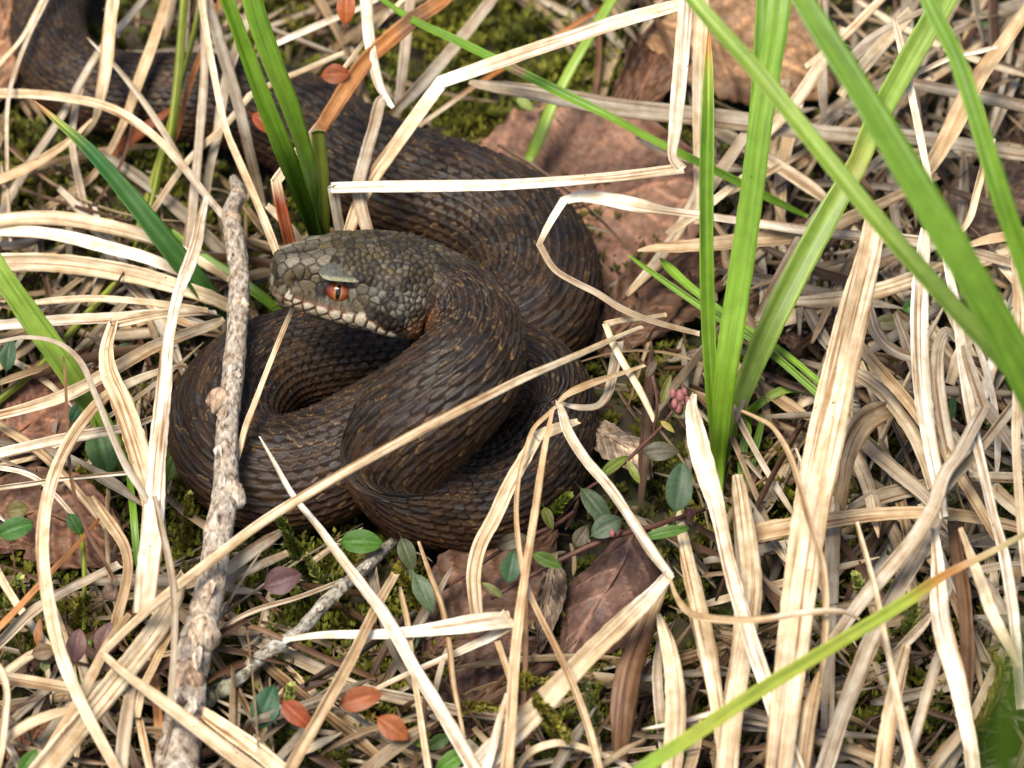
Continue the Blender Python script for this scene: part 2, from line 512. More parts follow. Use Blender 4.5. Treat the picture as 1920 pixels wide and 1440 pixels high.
# broad belly plates
belly = np.abs(thw)[None] > RAD(148)
bp_ = A - np.floor(A)
H = np.where(belly & (H < 0.02), bp_ * 0.8, H)
scale_amp = np.clip((dmm - 29) / 7, 0, 1)[:, None] * (0.055 * Rm)[:, None]
kr, k2, k3, k4 = hash1(ID, 1.0), hash1(ID, 2.0), hash1(ID, 3.0), hash1(ID, 4.0)

def lerp(a, b, t):
    return a * (1 - t[..., None]) + b * t[..., None]
c3 = lambda *x: np.array(x, float)
dark, brown, slate, gold, rust = c3(.015, .0085, .0046), c3(.046, .0225, .0100), c3(.034, .030, .029), c3(.19, .11, .036), c3(.12, .042, .0135)
colr = lerp(dark[None, None] * np.ones(A.shape + (3,)), brown, np.clip(k2 * 1.3 - 0.1, 0, 1))
colr = lerp(colr, slate, np.clip((k3 - 0.55) * 1.6, 0, 0.6))
# the faint zigzag down the spine
zig = np.abs(thw[None] - RAD(26) * np.sin(sphase * 0.62)[:, None]) < RAD(30)
colr = np.where(zig[..., None], colr * 0.62, colr)
keel = np.exp(-(KB / 0.16) ** 2) * np.clip(KA * 2.2, 0, 1)
colr = lerp(colr, c3(.085, .068, .052), keel * (0.2 + 0.6 * kr))
edge = np.clip((np.abs(KB) - 0.70) / 0.16, 0, 1) * (np.sign(KB) == np.where(kr > .5, 1, -1)) + np.clip((KA - 0.86) / 0.12, 0, 1) * (k2 > .55)
colr = lerp(colr, gold, np.clip(edge, 0, 1) * np.clip(k4 * 1.9 - 0.66, 0, 0.9))
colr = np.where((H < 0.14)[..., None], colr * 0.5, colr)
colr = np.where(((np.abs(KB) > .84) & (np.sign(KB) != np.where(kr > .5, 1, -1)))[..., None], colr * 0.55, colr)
flank = np.clip((np.abs(thw)[None] - RAD(62)) / RAD(60), 0, 1) * np.ones_like(A)
colr = lerp(colr, rust * (0.7 + 0.6 * kr[..., None]), 0.5 * flank * (0.35 + 0.65 * k3))
colr = np.where((belly & (H <= 0.8) & (np.abs(thw)[None] > RAD(150)))[..., None], lerp(c3(.022, .016, .013) * np.ones_like(colr), rust * 1.4, (bp_ > .8) * 1.0), colr)

rj = gau(D2, 37, 5.0) * np.clip((thw[None] - RAD(55)) / RAD(35), 0, 1) * np.clip((RAD(150) - thw[None]) / RAD(30), 0, 1)
colr = lerp(colr, c3(.20, .075, .025) * (0.5 + kr[..., None]), np.clip(rj * .8, 0, .8))

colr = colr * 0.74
# ---- head shields and small head scales: cells around seed points
hsel = np.where(dmm < 40)[0]
hp = base_pos[hsel].reshape(-1, 3) * 1000
hD, hY, hZ = D2[hsel].ravel(), LY[hsel].ravel(), LZ[hsel].ravel()
seeds, scol, shgt = [], [], []
olive, grey, cream = c3(.052, .036, .015), c3(.084, .071, .049), c3(.31, .26, .18)
hr = np.random.default_rng(5)
def sd(d, y, z, c, hgt=0.3):
    """seed at the head surface closest to (d, y, z) in head space"""
    k = np.argmin((hD - d) ** 2 + (hY - y) ** 2 + (hZ - z) ** 2)
    seeds.append(hp[k]); scol.append(c * (0.8 + 0.4 * hr.random())); shgt.append(hgt)
for sg in (1, -1):
    for i, d in enumerate([1.2, 3.5, 6.0, 8.6, 11.2, 13.9, 16.6, 19.2, 21.6, 23.8]):        # upper lip shields
        sd(d, sg * 9, -2.55, cream * (0.95 if i < 7 else 1.15), 0.42)
    for i, d in enumerate([1.5, 4.2, 7, 9.9, 12.8, 15.6, 18.4, 21.0, 23.4]):                 # lower lip shields
        sd(d, sg * 8, -5.1, cream * c3(.8, .72, .64), 0.25)
    for d, z in [(2.4, 1.4), (6.0, 1.2), (6.4, -.5), (8.6, 1.6), (9.2, -.5), (3.8, -.7), (11.2, -.7), (13.6, -1.0), (15.9, -.7), (16.8, .4), (16.3, 2.0)]:
        sd(d, sg * 8, z, lerp(olive[None], grey, np.array([hr.random()]))[0], 0.22)
    for d, yy in [(2.8, 3.6), (5.6, 4.6), (8.6, 5.0)]:                                        # canthal shields
        sd(d, sg * yy, 6, grey * 1.7, 0.34)
    for d, yy in [(3.2, 1.6), (5.4, 2.3), (7.7, 2.6), (10.2, 2.6), (7.0, .8)]:
        sd(d, sg * yy, 6, grey * (0.8 + .4 * hr.random()), 0.3)
    sd(15.6, sg * 2.2, 7, olive * 1.05, 0.2)
sd(0.0, 0, -1.2, cream * .6, 0.25); sd(.9, 1.2, 4, grey, .25); sd(.9, -1.2, 4, grey, .25)
sd(11.8, 0.1, 7, olive, 0.18)
shield_n = len(seeds)
sa_ = np.array(seeds)
order = hr.permutation(len(hp))[:14000]
pts = list(sa_)
for k in order:                           # fill the rest of the head with small granular scales
    if hD[k] < 9.8 and not (abs(hZ[k]) < 3):
        continue
    if hZ[k] < -4.3 and hD[k] < 24:
        continue
    sp_ = (1.0 if hZ[k] < 3.5 else 1.0) if hD[k] < 30 else 1.35
    q = np.array(pts)
    dd = np.linalg.norm(q - hp[k], axis=1)
    lim = np.where(np.arange(len(q)) < shield_n, 2.1, sp_)
    if (dd > lim).all():
        pts.append(hp[k])
        seeds.append(hp[k])
        m_ = hr.random()
        c_ = olive * (1 - m_) + grey * m_ * (0.8 if hZ[k] > 3 else 1.15)
        if -1.5 < hZ[k] < 3.2 and 14 < hD[k] < 29:
            c_ = c3(.125, .115, .085) * (0.6 + .5 * m_)
        if hr.random() < 0.16:
            c_ = c3(.026, .021, .017)
        blot = noise.noise(Vector(hp[k].tolist()) * 0.22)
        scol.append(c_ * (0.75 + 0.5 * hr.random()) * (0.85 + 1.1 * max(-.55, blot))); shgt.append(0.26 + .12 * hr.random())
seeds, scol, shgt = np.array(seeds), np.array(scol), np.array(shgt)
f1 = np.full(len(hp), 1e9); f2 = np.full(len(hp), 1e9); idx = np.zeros(len(hp), int)
for s_i in range(len(seeds)):
    dd = np.linalg.norm(hp - seeds[s_i], axis=1)
    c1 = dd < f1
    f2 = np.where(c1, f1, np.minimum(f2, dd))
    idx = np.where(c1, s_i, idx)
    f1 = np.where(c1, dd, f1)
gap = f2 - f1
dome = 1 - np.exp(-gap / 0.36)
hh = (dome * shgt[idx] * 1.55).reshape(len(hsel), NA)
hc = scol[idx]
lipm = ((hZ < -1.7) & (hD < 24.5))
tsp = np.clip((gap - np.where(lipm, .22, .10)) / np.where(lipm, .30, .20), 0, 1)
seam = np.where(lipm[:, None], c3(.075, .030, .013), c3(.016, .012, .007))
hc = lerp(seam, hc, tsp)
# dark streak behind the eye down to the corner of the mouth
strk = gau(hD, 22.8, 3.6) * gau(hZ, -1.2 - (hD - 21.5) * 0.12, 1.05)
hc = lerp(hc, c3(.009, .0055, .003), np.clip(strk * 3.6 - .35, 0, 0.98))
mouth = gau(hZ, -4.05, 0.22) * (hD < 24) * (hD > .5)
hc = lerp(hc, c3(.05, .03, .022), np.clip(mouth * 1.1, 0, .8))
nos = gau(hD, 4.0, .55) * gau(hZ, .7, .5)
hc = lerp(hc, c3(.02, .013, .01), np.clip(nos * 1.4, 0, 1))
throat = 1.3 * gau(hD, 30.5, 2.6) * gau(hZ, -3.6, 2.6) * np.clip(hY / 3, 0, 1)
hc = lerp(hc, c3(.34, .15, .06) * (0.7 + .6 * hash1(idx * 1.0, 3.0))[:, None], np.clip(throat, 0, .85))
hb_ = np.clip((36 - dmm[hsel]) / 6, 0, 1)[:, None]
disp = H * scale_amp
disp[hsel] = disp[hsel] * (1 - hb_) + hh * hb_ * np.clip(dmm[hsel] / 1.2, 0.15, 1)[:, None]
colr[hsel] = colr[hsel] * (1 - hb_[..., None]) + hc.reshape(len(hsel), NA, 3) * hb_[..., None]
Pos = Pos + Nrm * disp[..., None] * 1e-3
V = Pos.reshape(-1, 3)
nr = len(d_ring)
F = grid_faces(nr, NA, wrap=True)
snake_base = P(640, 850, 0)
snake = empty('snake', snake_base)
tag(snake, 'dark brown snake with keeled scales coiled on the dead grass', 'snake')
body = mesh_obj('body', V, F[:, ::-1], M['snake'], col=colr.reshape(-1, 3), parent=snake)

# eyes and the brow shields that overhang them
ri = int(np.argmin(np.abs(dmm - EYE_D)))
for sg in (1, -1):
    ctr = C[ri] + Lf[ri] * sg * np.interp(EYE_D, hd, hw) * 0.70e-3 * HSY[ri] + U[ri] * EYE_Z * HSZ[ri] * 1e-3
    xa, za = Fh[ri], U[ri]
    ya = norm(Lf[ri] * sg + .28 * xa + .15 * za)           # looks a little ahead and up
    za = norm(za - ya * (za @ ya)); xa = np.cross(ya, za)
    nu, nv = 20, 28
    vv = [(0, 0, 0)] * 0
    q = []
    for i in range(nu + 1):
        a = math.pi * i / nu
        for j in range(nv):
            b = 2 * math.pi * j / nv
            q.append((3.0e-3 * math.sin(a) * math.cos(b), 2.75e-3 * math.cos(a), 2.35e-3 * math.sin(a) * math.sin(b)))
    me = bpy.data.meshes.new('eye')
    me.from_pydata(q, [], grid_faces(nu + 1, nv, wrap=True).tolist())
    me.validate()
    me.polygons.foreach_set('use_smooth', np.ones(len(me.polygons), dtype=bool))
    me.materials.append(M['eye'])
    eo = bpy.data.objects.new('eye', me)
    COL.objects.link(eo)
    eo.parent = snake
    mt = Matrix((( xa[0], ya[0], za[0]), (xa[1], ya[1], za[1]), (xa[2], ya[2], za[2]))).to_4x4()
    mt.translation = Vector(ctr - snake_base)
    eo.matrix_local = mt
    eo['label'] = 'orange eye with a slit pupil'
    # brow shield: a thick pointed plate
    nu, nv = 26, 13
    q, cc = [], []
    for side in (1, -1):
        for i in range(nu):
            t = i / (nu - 1)
            half = 2.35 * (1 - abs(2 * t - 1) ** 2.6) ** 0.5 + 0.02
            for j in range(nv):
                s_ = j / (nv - 1) * 2 - 1
                x = (t - 0.5) * 8.4
                rim = 1 - abs(s_) ** 3
                edge_t = min(1, (1 - abs(2 * t - 1)) * 5) * rim
                yv = s_ * half
                zv = 0.42 * (1 - s_ * s_) - 0.055 * x * x * .6 + side * 0.26 * edge_t - 0.42 * yv
                q.append(C[ri] + Fh[ri] * (x + 0.35) * 1e-3 + Lf[ri] * sg * (yv + 8.0) * 1e-3 + U[ri] * (zv + 4.75) * 1e-3)
                cc.append(c3(.088, .085, .066) * (0.75 + 0.35 * noise.noise(Vector((x * .9, yv * .9, 2 + sg)))) if s_ < .8 else c3(.17, .155, .095))
    f = grid_faces(nu, nv)
    f2_ = grid_faces(nu, nv, base=nu * nv)[:, ::-1]
    mesh_obj('brow_shield', q, np.vstack([f, f2_]), M['snake'], col=np.array(cc), parent=snake)

SN_C = C[::6]; SN_R = np.interp(d_ring[::6], [0, .036], [0, 1]) * 0 + np.where(dmm[::6] < 36, np.interp(dmm[::6], hd, hw) * 1.2, Rm[::6]) * 1e-3
SN_C = SN_C[::2]; SN_R = SN_R[::2]
def snake_gap(p):
    """distance from each point to the snake's skin"""
    p = np.atleast_2d(p)
    d = np.linalg.norm(p[:, None, :] - SN_C[None], axis=2) - SN_R[None]
    return d.min(axis=1)

# ------------------------------------------------------------------ blades
COLS = dict(w=(.79, .72, .585), c=(.67, .555, .375), t=(.50, .37, .215), g=(.43, .365, .27), b=(.17, .095, .048), k=(.055, .03, .018),
            r=(.26, .075, .024), o=(.44, .20, .065), G=(.135, .245, .014), L=(.26, .37, .05), D=(.062, .155, .03), Y=(.31, .34, .05), E=(.185, .32, .022))
COLS = {k: np.array(v) for k, v in COLS.items()}
brng = np.random.default_rng(3)

def parse(txt, colour):
    out = []
    for s in txt.split('|'):
        f = s.split()
        sharp = '*' in f
        f = [x for x in f if x != '*']
        c = f[4] if len(f) > 4 else colour
        out.append((float(f[0]), float(f[1]), float(f[2]), float(f[3]), c, sharp))
    return out

def lift_off_snake(p):
    """slide a strand that would cut into the snake towards the lens until it rests on the skin"""
    need = np.zeros(len(p))
    vd = norm(CAM - p)
    for i in range(len(p)):
        q = p[i].copy(); s = 0.0
        while s < 0.012 and snake_gap(q)[0] < 0.0006:
            s += 0.0005
            q = p[i] + vd[i] * s
        need[i] = 0.0 if s >= 0.012 else s
    if need.max() == 0:
        return p
    w_ = 5
    mx = np.array([need[max(0, i - w_):i + w_ + 1].max() for i in range(len(need))])
    mx = smooth1(mx, w_)
    return p + vd * np.maximum(mx, need)[:, None]

def ribbon_mesh(rows, step=0.0012, channel=0.16, tilt=0.0, thick=0.00014, lift=True, ncross=7, wob=1.0, twist=0.0, seed=None, world=False):
    """closed strip of blade: rows are (u, v, h, width px, colour, sharp) or world-space points"""
    rs = np.random.default_rng(seed if seed is not None else int(brng.integers(1 << 30)))
    runs, curr = [], []
    for i, r in enumerate(rows):
        curr.append(r)
        if r[5] and 0 < i < len(rows) - 1:
            runs.append(curr); curr = [r]
    runs.append(curr)
    VV, FF, UU, CC = [], [], [], []
    nb = 0; along0 = 0.0
    for run in runs:
        a = []
        for (u, v, h, wpx, c, s, *_) in run:
            p = np.array((u, v, h)) if world else P(u, v, h)
            zd = 1.0 if world else np.dot(p - CAM, FWD) / DIST
            a.append(list(p) + [wpx * PX * zd] + list(COLS[c] if isinstance(c, str) else c))
        cv = catmull(a, step)
        p = cv[:, :3]
        if lift:
            p = lift_off_snake(p)
        n = len(p)
        T_ = norm(np.gradient(p, axis=0))
        if len(runs) > 1:                 # folded: let both arms overlap at the fold
            e = cv[0, 3] * 0.22
            if run is not runs[0]:
                p = np.vstack([p[0] - T_[0] * e, p]); cv = np.vstack([cv[0], cv]); T_ = np.vstack([T_[0], T_])
            e = cv[-1, 3] * 0.22
            if run is not runs[-1]:
                p = np.vstack([p, p[-1] + T_[-1] * e]); cv = np.vstack([cv, cv[-1]]); T_ = np.vstack([T_, T_[-1]])
            n = len(p)
        al = np.concatenate([[0], np.cumsum(np.linalg.norm(np.diff(p, axis=0), axis=1))]) + along0
        along0 = al[-1]
        ref = norm(np.array([0, -0.45, 0.9]) + rs.normal(0, 0.10, 3))
        Nn = norm(ref - T_ * (T_ @ ref)[:, None])
        Sd = np.cross(T_, Nn)
        tw = tilt + twist * np.linspace(-.5, .5, n) + 0.18 * wob * smooth1(rs.normal(0, 1, n), max(2, n // 8)) * 2
        cs, sn = np.cos(tw)[:, None], np.sin(tw)[:, None]
        Sd, Nn = Sd * cs + Nn * sn, Nn * cs - Sd * sn
        wd = cv[:, 3] * (1 + 0.10 * wob * smooth1(rs.normal(0, 1, n), 3) + 0.05 * wob * rs.normal(0, 1, n))
        s = np.linspace(-1, 1, ncross)
        prof = channel * (np.abs(s) ** 1.3 - 0.5)
        wave = 0.04 * wob * smooth1(rs.normal(0, 1, n), 4)
        lat = s[None, :] * 0.5 * wd[:, None]
        hgt = (prof[None] + wave[:, None] * s[None]) * wd[:, None]
        hgt += (rs.normal(0, 1, ncross) * 0.030)[None] * wd[:, None]
        top = p[:, None] + Sd[:, None] * lat[..., None] + Nn[:, None] * hgt[..., None]
        th_ = thick * np.clip(wd / 0.001, 0.35, 1.6)[:, None, None] * np.array([.35] + [1] * (ncross - 2) + [.35])[None, :, None]
        bot = top - Nn[:, None] * th_
        ring = np.concatenate([top, bot[:, ::-1]], axis=1)
        m = ring.shape[1]
        VV.append(ring.reshape(-1, 3))
        FF.append(grid_faces(n, m, wrap=True, base=nb)[:, ::-1])
        # end caps, quads across the strip
        for k, flip in ((0, False), (n - 1, True)):
            for q in range(ncross - 1):
                f = [nb + k * m + q, nb + k * m + q + 1, nb + k * m + (m - 2 - q), nb + k * m + (m - 1 - q)]
                FF.append(np.array([f[::-1] if flip else f])[:, ::-1])
        uu = np.concatenate([lat, lat[:, ::-1]], axis=1) * 1000
        UU.append(np.stack([uu, np.repeat(al[:, None] * 1000, m, axis=1)], axis=-1).reshape(-1, 2))
        CC.append(np.repeat(cv[:, None, 4:7], m, axis=1).reshape(-1, 3))
        nb += n * m
    return np.vstack(VV), np.vstack(FF), np.vstack(UU), np.vstack(CC)

def blade(label, colour, txt, group=None, name='dry_grass_blade', cat='grass blade', mat='straw', parent=None, **kw):
    rows = parse(txt, colour) if isinstance(txt, str) else txt
    kw.setdefault('channel', float(brng.choice([-.14, .12, .2, .26])))
    kw.setdefault('tilt', float(brng.normal(0, .22)))
    kw.setdefault('wob', 0.45)
    V, F, uv, col = ribbon_mesh(rows, **kw)
    o = mesh_obj(name, V, F, M[mat], col=col, uv=uv, parent=parent)
    if parent is None:
        tag(o, label, cat, group)
    elif label:
        o['label'] = label
    return o

def tube_mesh(pts, rad, nseg=10, rough=0.0, uvs=1000.0, seed=0, step=0.0008, oval=1.0):
    """tapered, slightly knobbly tube through world points; rad in metres"""
    rs = np.random.default_rng(seed)
    a = np.hstack([np.asarray(pts), np.asarray(rad)[:, None]])
    cv = catmull(a, step)
    p = cv[:, :3]; r = cv[:, 3]
    n = len(p)
    T_ = norm(np.gradient(p, axis=0))
    ref = np.array([0.05, -0.4, 0.9])
    Nn = norm(ref - T_ * (T_ @ ref)[:, None]); Sd = np.cross(T_, Nn)
    t = np.arange(nseg) / nseg * 2 * math.pi
    al = np.concatenate([[0], np.cumsum(np.linalg.norm(np.diff(p, axis=0), axis=1))])
    rr = np.ones((n, nseg))
    if rough:
        for i in range(n):
            for j in range(nseg):
                q = Vector((math.cos(t[j]) * 1.4, math.sin(t[j]) * 1.4, al[i] * 260 + seed * 9.1))
                rr[i, j] += rough * (noise.noise(q) + 0.55 * noise.noise(q * 2.7) + 0.3 * noise.noise(q * 6.1))
    R_ = r[:, None] * rr
    V = p[:, None] + Sd[:, None] * (np.cos(t)[None] * R_)[..., None] * oval + Nn[:, None] * (np.sin(t)[None] * R_)[..., None]
    F = [grid_faces(n, nseg, wrap=True)]
    V = np.vstack([V.reshape(-1, 3), p[0][None], p[-1][None]])
    k = np.arange(nseg)
    caps = [np.stack([np.full(nseg, n * nseg), (k + 1) % nseg, k, k], 1)]
    uv = np.stack([np.repeat((np.abs(t - math.pi) * r.mean() * uvs)[None], n, 0), np.repeat(al[:, None] * uvs, nseg, 1)], -1).reshape(-1, 2)
    uv = np.vstack([uv, [[0, 0], [0, 0]]])
    Fl = F[0].tolist()
    Fl += [[n * nseg, int((j + 1) % nseg), int(j)] for j in k]
    Fl += [[n * nseg + 1, int((n - 1) * nseg + j), int((n - 1) * nseg + (j + 1) % nseg)] for j in k]
    return V, Fl, uv

def tube(name, rows, colour, mat='stem', parent=None, rough=0.05, nseg=8, seed=0, step=0.0012):
    pts = [P(u, v, h) for u, v, h, r in rows]
    V, F, uv = tube_mesh(pts, [r * PX for _, _, _, r in rows], nseg, rough, seed=seed, step=step)
    c = COLS[colour] if isinstance(colour, str) else np.array(colour)
    return mesh_obj(name, V, F, M[mat], col=np.repeat(c[None], len(V), 0), uv=uv, parent=parent)

def oval_leaf(name, u, v, h, ang, length, width, colour, parent=None, fold=0.25, tilt=(0, 0), under=None):
    """small thick pointed leaf lying about (u, v); ang in degrees, counter-clockwise in the picture"""
    c0 = P(u, v, h)
    dx = math.cos(RAD(ang)) * RGT + math.sin(RAD(ang)) * norm(UPV * 0.8 + np.array([0, 0.35, 0.1]))
    dx = norm(dx + np.array([0, 0, tilt[0]]))
    nz = norm(np.array([0, -.5, .85]) + np.array([tilt[1], 0, 0]))
    nz = norm(nz - dx * (nz @ dx)); dy = np.cross(nz, dx)
    nu, nv = 17, 9
    V, CC = [], []
    col = (COLS[colour] if isinstance(colour, str) else np.array(colour)) * np.array([1.12, 1.0, .62])
    for side in (1, -1):
        for i in range(nu):
            t = i / (nu - 1) * 2.45 - 1.45                  # the first few rows are the leaf stalk
            stalk = t < -1
            half = .035 if stalk else (1 - abs(t) ** 1.9) ** 0.72 * (1 - 0.16 * t) + 0.02 + .05 * math.sin(u + 3 * t)* (1 - t * t)
            for j in range(nv):
                s = j / (nv - 1) * 2 - 1
                z = fold * abs(s) * half * width * .5 - 0.10 * length * t * t * (1.3 if stalk else 1) + .03 * length * math.sin(v + 2.5 * t) * s - (0.05 * width if abs(s) < .1 else 0)
                z += side * 0.03 * width * (1 - abs(s) ** 4) * (1 if stalk else max(.2, min(1, (1 - abs(t)) * 8)))
                V.append(c0 + PX * (dx * t * length / 2 + dy * s * half * width / 2 + nz * z))
                CC.append(col * .60 * (1.12 if abs(s) < .15 else 1.0) * (0.9 + .2 * noise.noise(Vector((u + t * 2, v + s * 2, 1)))))
    f = grid_faces(nu, nv); f2 = grid_faces(nu, nv, base=nu * nv)[:, ::-1]
    return mesh_obj(name, V, np.vstack([f, f2]), M['ovalleaf'], col=np.array(CC), parent=parent)

def dead_leaf(label, mid, wl, wr, colour, bow=0.12, curl=0.0, seed=1, veins=9, vein_slant=0.5, group=None, crumple=1.0, edge=0.03):
    """dead broad leaf: midrib through photo pixels, half widths (px) each side along it, raised veins, thin closed sheet"""
    rs = np.random.default_rng(seed)
    a = catmull(np.array([list(P(*m)) for m in mid]), 0.0007)
    s_ = np.concatenate([[0], np.cumsum(np.linalg.norm(np.diff(a, axis=0), axis=1))]); s_ /= s_[-1]
    nu, nv = 56, 41
    tt = np.linspace(0, 1, nu)
    p = np.stack([np.interp(tt, s_, a[:, k]) for k in range(3)], 1)
    T_ = norm(np.gradient(p, axis=0))
    ref = np.array([0, -.25, .95]); Nn = norm(ref - T_ * (T_ @ ref)[:, None]); Sd = np.cross(T_, Nn)
    L_ = np.interp(tt, np.linspace(0, 1, len(wl)), wl) * PX; Rr = np.interp(tt, np.linspace(0, 1, len(wr)), wr) * PX
    L_ = smooth1(L_, 2); Rr = smooth1(Rr, 2)
    col = (COLS[colour] if isinstance(colour, str) else np.array(colour)) * np.array([.82, .80, .74])
    top, CC = [], []
    for i in range(nu):
        for j in range(nv):
            s = j / (nv - 1) * 2 - 1
            hw_ = (L_[i] if s < 0 else Rr[i])
            tooth = 1 + edge * math.sin(tt[i] * 75 + seed) * (abs(s) > .97) + edge * 1.5 * noise.noise(Vector((tt[i] * 7, seed, s)))
            lat = s * hw_ * tooth
            ph = (tt[i] - vein_slant * abs(s) * 0.45) * veins
            vd = abs(ph - round(ph)) / veins
            vein = math.exp(-(vd / 0.009) ** 2) * (1 - .4 * abs(s)) + 1.3 * math.exp(-(s * hw_ / 0.0005) ** 2)
            z = bow * hw_ * s * s * (1 if curl == 0 else curl)
            z += crumple * 0.0016 * noise.noise(Vector((tt[i] * 3.2 + seed, s * 2.1, seed))) + crumple * 0.0006 * noise.noise(Vector((tt[i] * 9, s * 7, seed * 2)))
            z += 0.00022 * vein + 0.00022 * math.cos(ph * 2 * math.pi)
            top.append(p[i] + Sd[i] * lat + Nn[i] * z)
            k = 0.82 + 0.35 * noise.noise(Vector((tt[i] * 5, s * 4, seed + 4.0))) + 0.25 * noise.noise(Vector((tt[i] * 17, s * 14, seed + 4.0)))
            CC.append(col * k * (1 + 1.1 * min(1, vein)))
    top = np.array(top); CC = np.array(CC)
    bot = top - np.repeat(Nn, nv, 0) * 0.00018
    V = np.vstack([top, bot])
    f = grid_faces(nu, nv); f2 = grid_faces(nu, nv, base=nu * nv)[:, ::-1]
    rim = []
    n0 = nu * nv
    def rimq(idx):
        for q in range(len(idx) - 1):
            rim.append([idx[q + 1], idx[q], idx[q] + n0, idx[q + 1] + n0])
    rimq([j for j in range(nv)]); rimq([(nu - 1) * nv + j for j in range(nv - 1, -1, -1)])
    rimq([i * nv for i in range(nu - 1, -1, -1)]); rimq([i * nv + nv - 1 for i in range(nu)])
    root = empty('dead_leaf', p.mean(0))
    tag(root, label, 'leaf', group)
    lb = mesh_obj('leaf_blade', V, np.vstack([f, f2, np.array(rim)]), M['deadleaf'], col=np.vstack([CC, CC]), parent=root)
    q = p[1:-3:4] + Nn[1:-3:4] * 0.0002
    V2, F2, uv2 = tube_mesh(q, np.linspace(0.00055, 0.00018, len(q)), 6, step=0.002)
    mesh_obj('midrib', V2, F2, M['deadleaf'], col=np.repeat((col * 1.35)[None], len(V2), 0), parent=lb)
    return root

# ------------------------------------------------------------------ dead broad leaves
dead_leaf('large pinkish brown dead leaf with fanned veins behind the snake coil', [(900, 420, 0), (1040, 395, 1.5), (1170, 365, 4), (1330, 325, 8)],
          [150, 235, 230, 170, 40], [120, 200, 250, 230, 60], (.25, .135, .09), bow=0.06, seed=3, veins=8, vein_slant=.8, crumple=1.3)
dead_leaf('speckled tan dead leaf behind the tall green blades', [(1230, 40, 12), (1330, 70, 12), (1440, 110, 10), (1560, 170, 6)],
          [60, 120, 140, 120, 20], [60, 110, 130, 100, 20], (.27, .16, .085), bow=0.06, seed=4, veins=6, crumple=1.6)
dead_leaf('dark brown curled dead leaf beside the tall white straw', [(1140, 270, 3), (1190, 190, 8), (1230, 110, 10), (1250, 30, 6)],
          [20, 45, 55, 45, 5], [20, 50, 70, 60, 5], (.12, .062, .036), bow=0.5, seed=5, crumple=1.5)
dead_leaf('cupped purple brown dead leaf below the cranberry stem', [(1190, 990, 7), (1165, 1060, 11), (1110, 1150, 10), (1060, 1240, 4)],
          [36, 78, 96, 84, 24], [36, 66, 80, 72, 24], (.165, .098, .08), bow=-.8, seed=6, veins=5, crumple=.45)
dead_leaf('grey brown curled leaf edge against the cupped leaf', [(1040, 1040, 9), (1028, 1120, 9), (1010, 1230, 5)],
          [4, 26, 34, 20, 3], [4, 16, 20, 14, 3], (.17, .13, .10), bow=.6, seed=7)
dead_leaf('flat dark brown dead leaf under the snake front coil', [(800, 1240, 3), (880, 1150, 5), (960, 1050, 6), (1040, 990, 5)],
          [20, 90, 110, 80, 10], [20, 90, 120, 90, 10], (.12, .065, .042), bow=.1, seed=8)
dead_leaf('dark brown dead leaf among thin straws below the snake', [(800, 1390, 2), (880, 1320, 3), (990, 1240, 4), (1060, 1200, 3)],
          [10, 60, 80, 60, 5], [10, 60, 80, 60, 5], (.085, .044, .03), bow=.1, seed=9)
dead_leaf('reddish brown dead leaf under the broad pale green blade', [(-30, 850, 3), (60, 790, 6), (130, 720, 8), (190, 650, 6)],
          [30, 80, 90, 60, 5], [30, 90, 100, 70, 5], (.185, .085, .052), bow=.12, seed=10)
dead_leaf('brown dead leaf lying under the white arching straw', [(-20, 1010, 3), (60, 960, 6), (150, 990, 7), (240, 1060, 4)],
          [40, 90, 90, 60, 5], [40, 90, 110, 80, 5], (.15, .075, .045), bow=.1, seed=11)
dead_leaf('orange brown dead leaf beside the snake tail bend', [(-70, 230, 4), (-20, 130, 8), (20, 30, 10), (60, -50, 8)],
          [30, 60, 70, 50, 5], [30, 60, 60, 50, 5], (.24, .13, .075), bow=.1, seed=12)
dead_leaf('small torn brown leaf under the flat pale straws', [(20, 1430, 5), (60, 1390, 7), (90, 1350, 6)],
          [20, 34, 30, 22, 5], [20, 34, 36, 22, 5], (.16, .078, .045), bow=.2, seed=13, crumple=1.2)
dead_leaf('shaded grey brown dead leaf under the straw by the tall stems', [(1760, 470, 3), (1830, 400, 6), (1900, 350, 8), (1960, 330, 6)],
          [30, 70, 80, 60, 5], [20, 60, 70, 60, 5], (.13, .085, .06), bow=.1, seed=14)
dead_leaf('small round brown leaf behind the green tuft', [(1440, 600, 5), (1480, 630, 8), (1500, 670, 7)],
          [10, 30, 34, 22, 4], [10, 30, 30, 22, 4], (.10, .06, .045), bow=.3, seed=15)
dead_leaf('pale grey lobed leaf scrap beside the cranberry shoots', [(1100, 800, 8), (1135, 815, 12), (1190, 850, 11), (1215, 900, 7)],
          [18, 34, 30, 34, 10], [18, 26, 40, 34, 10], (.36, .285, .22), bow=-.25, seed=16)
dead_leaf('brown dead leaf in the gap behind the coiled snake', [(1120, 660, 2), (1200, 590, 4), (1290, 520, 5), (1380, 470, 3)],
          [20, 70, 90, 70, 5], [20, 60, 80, 60, 5], (.13, .07, .042), bow=.1, seed=17)

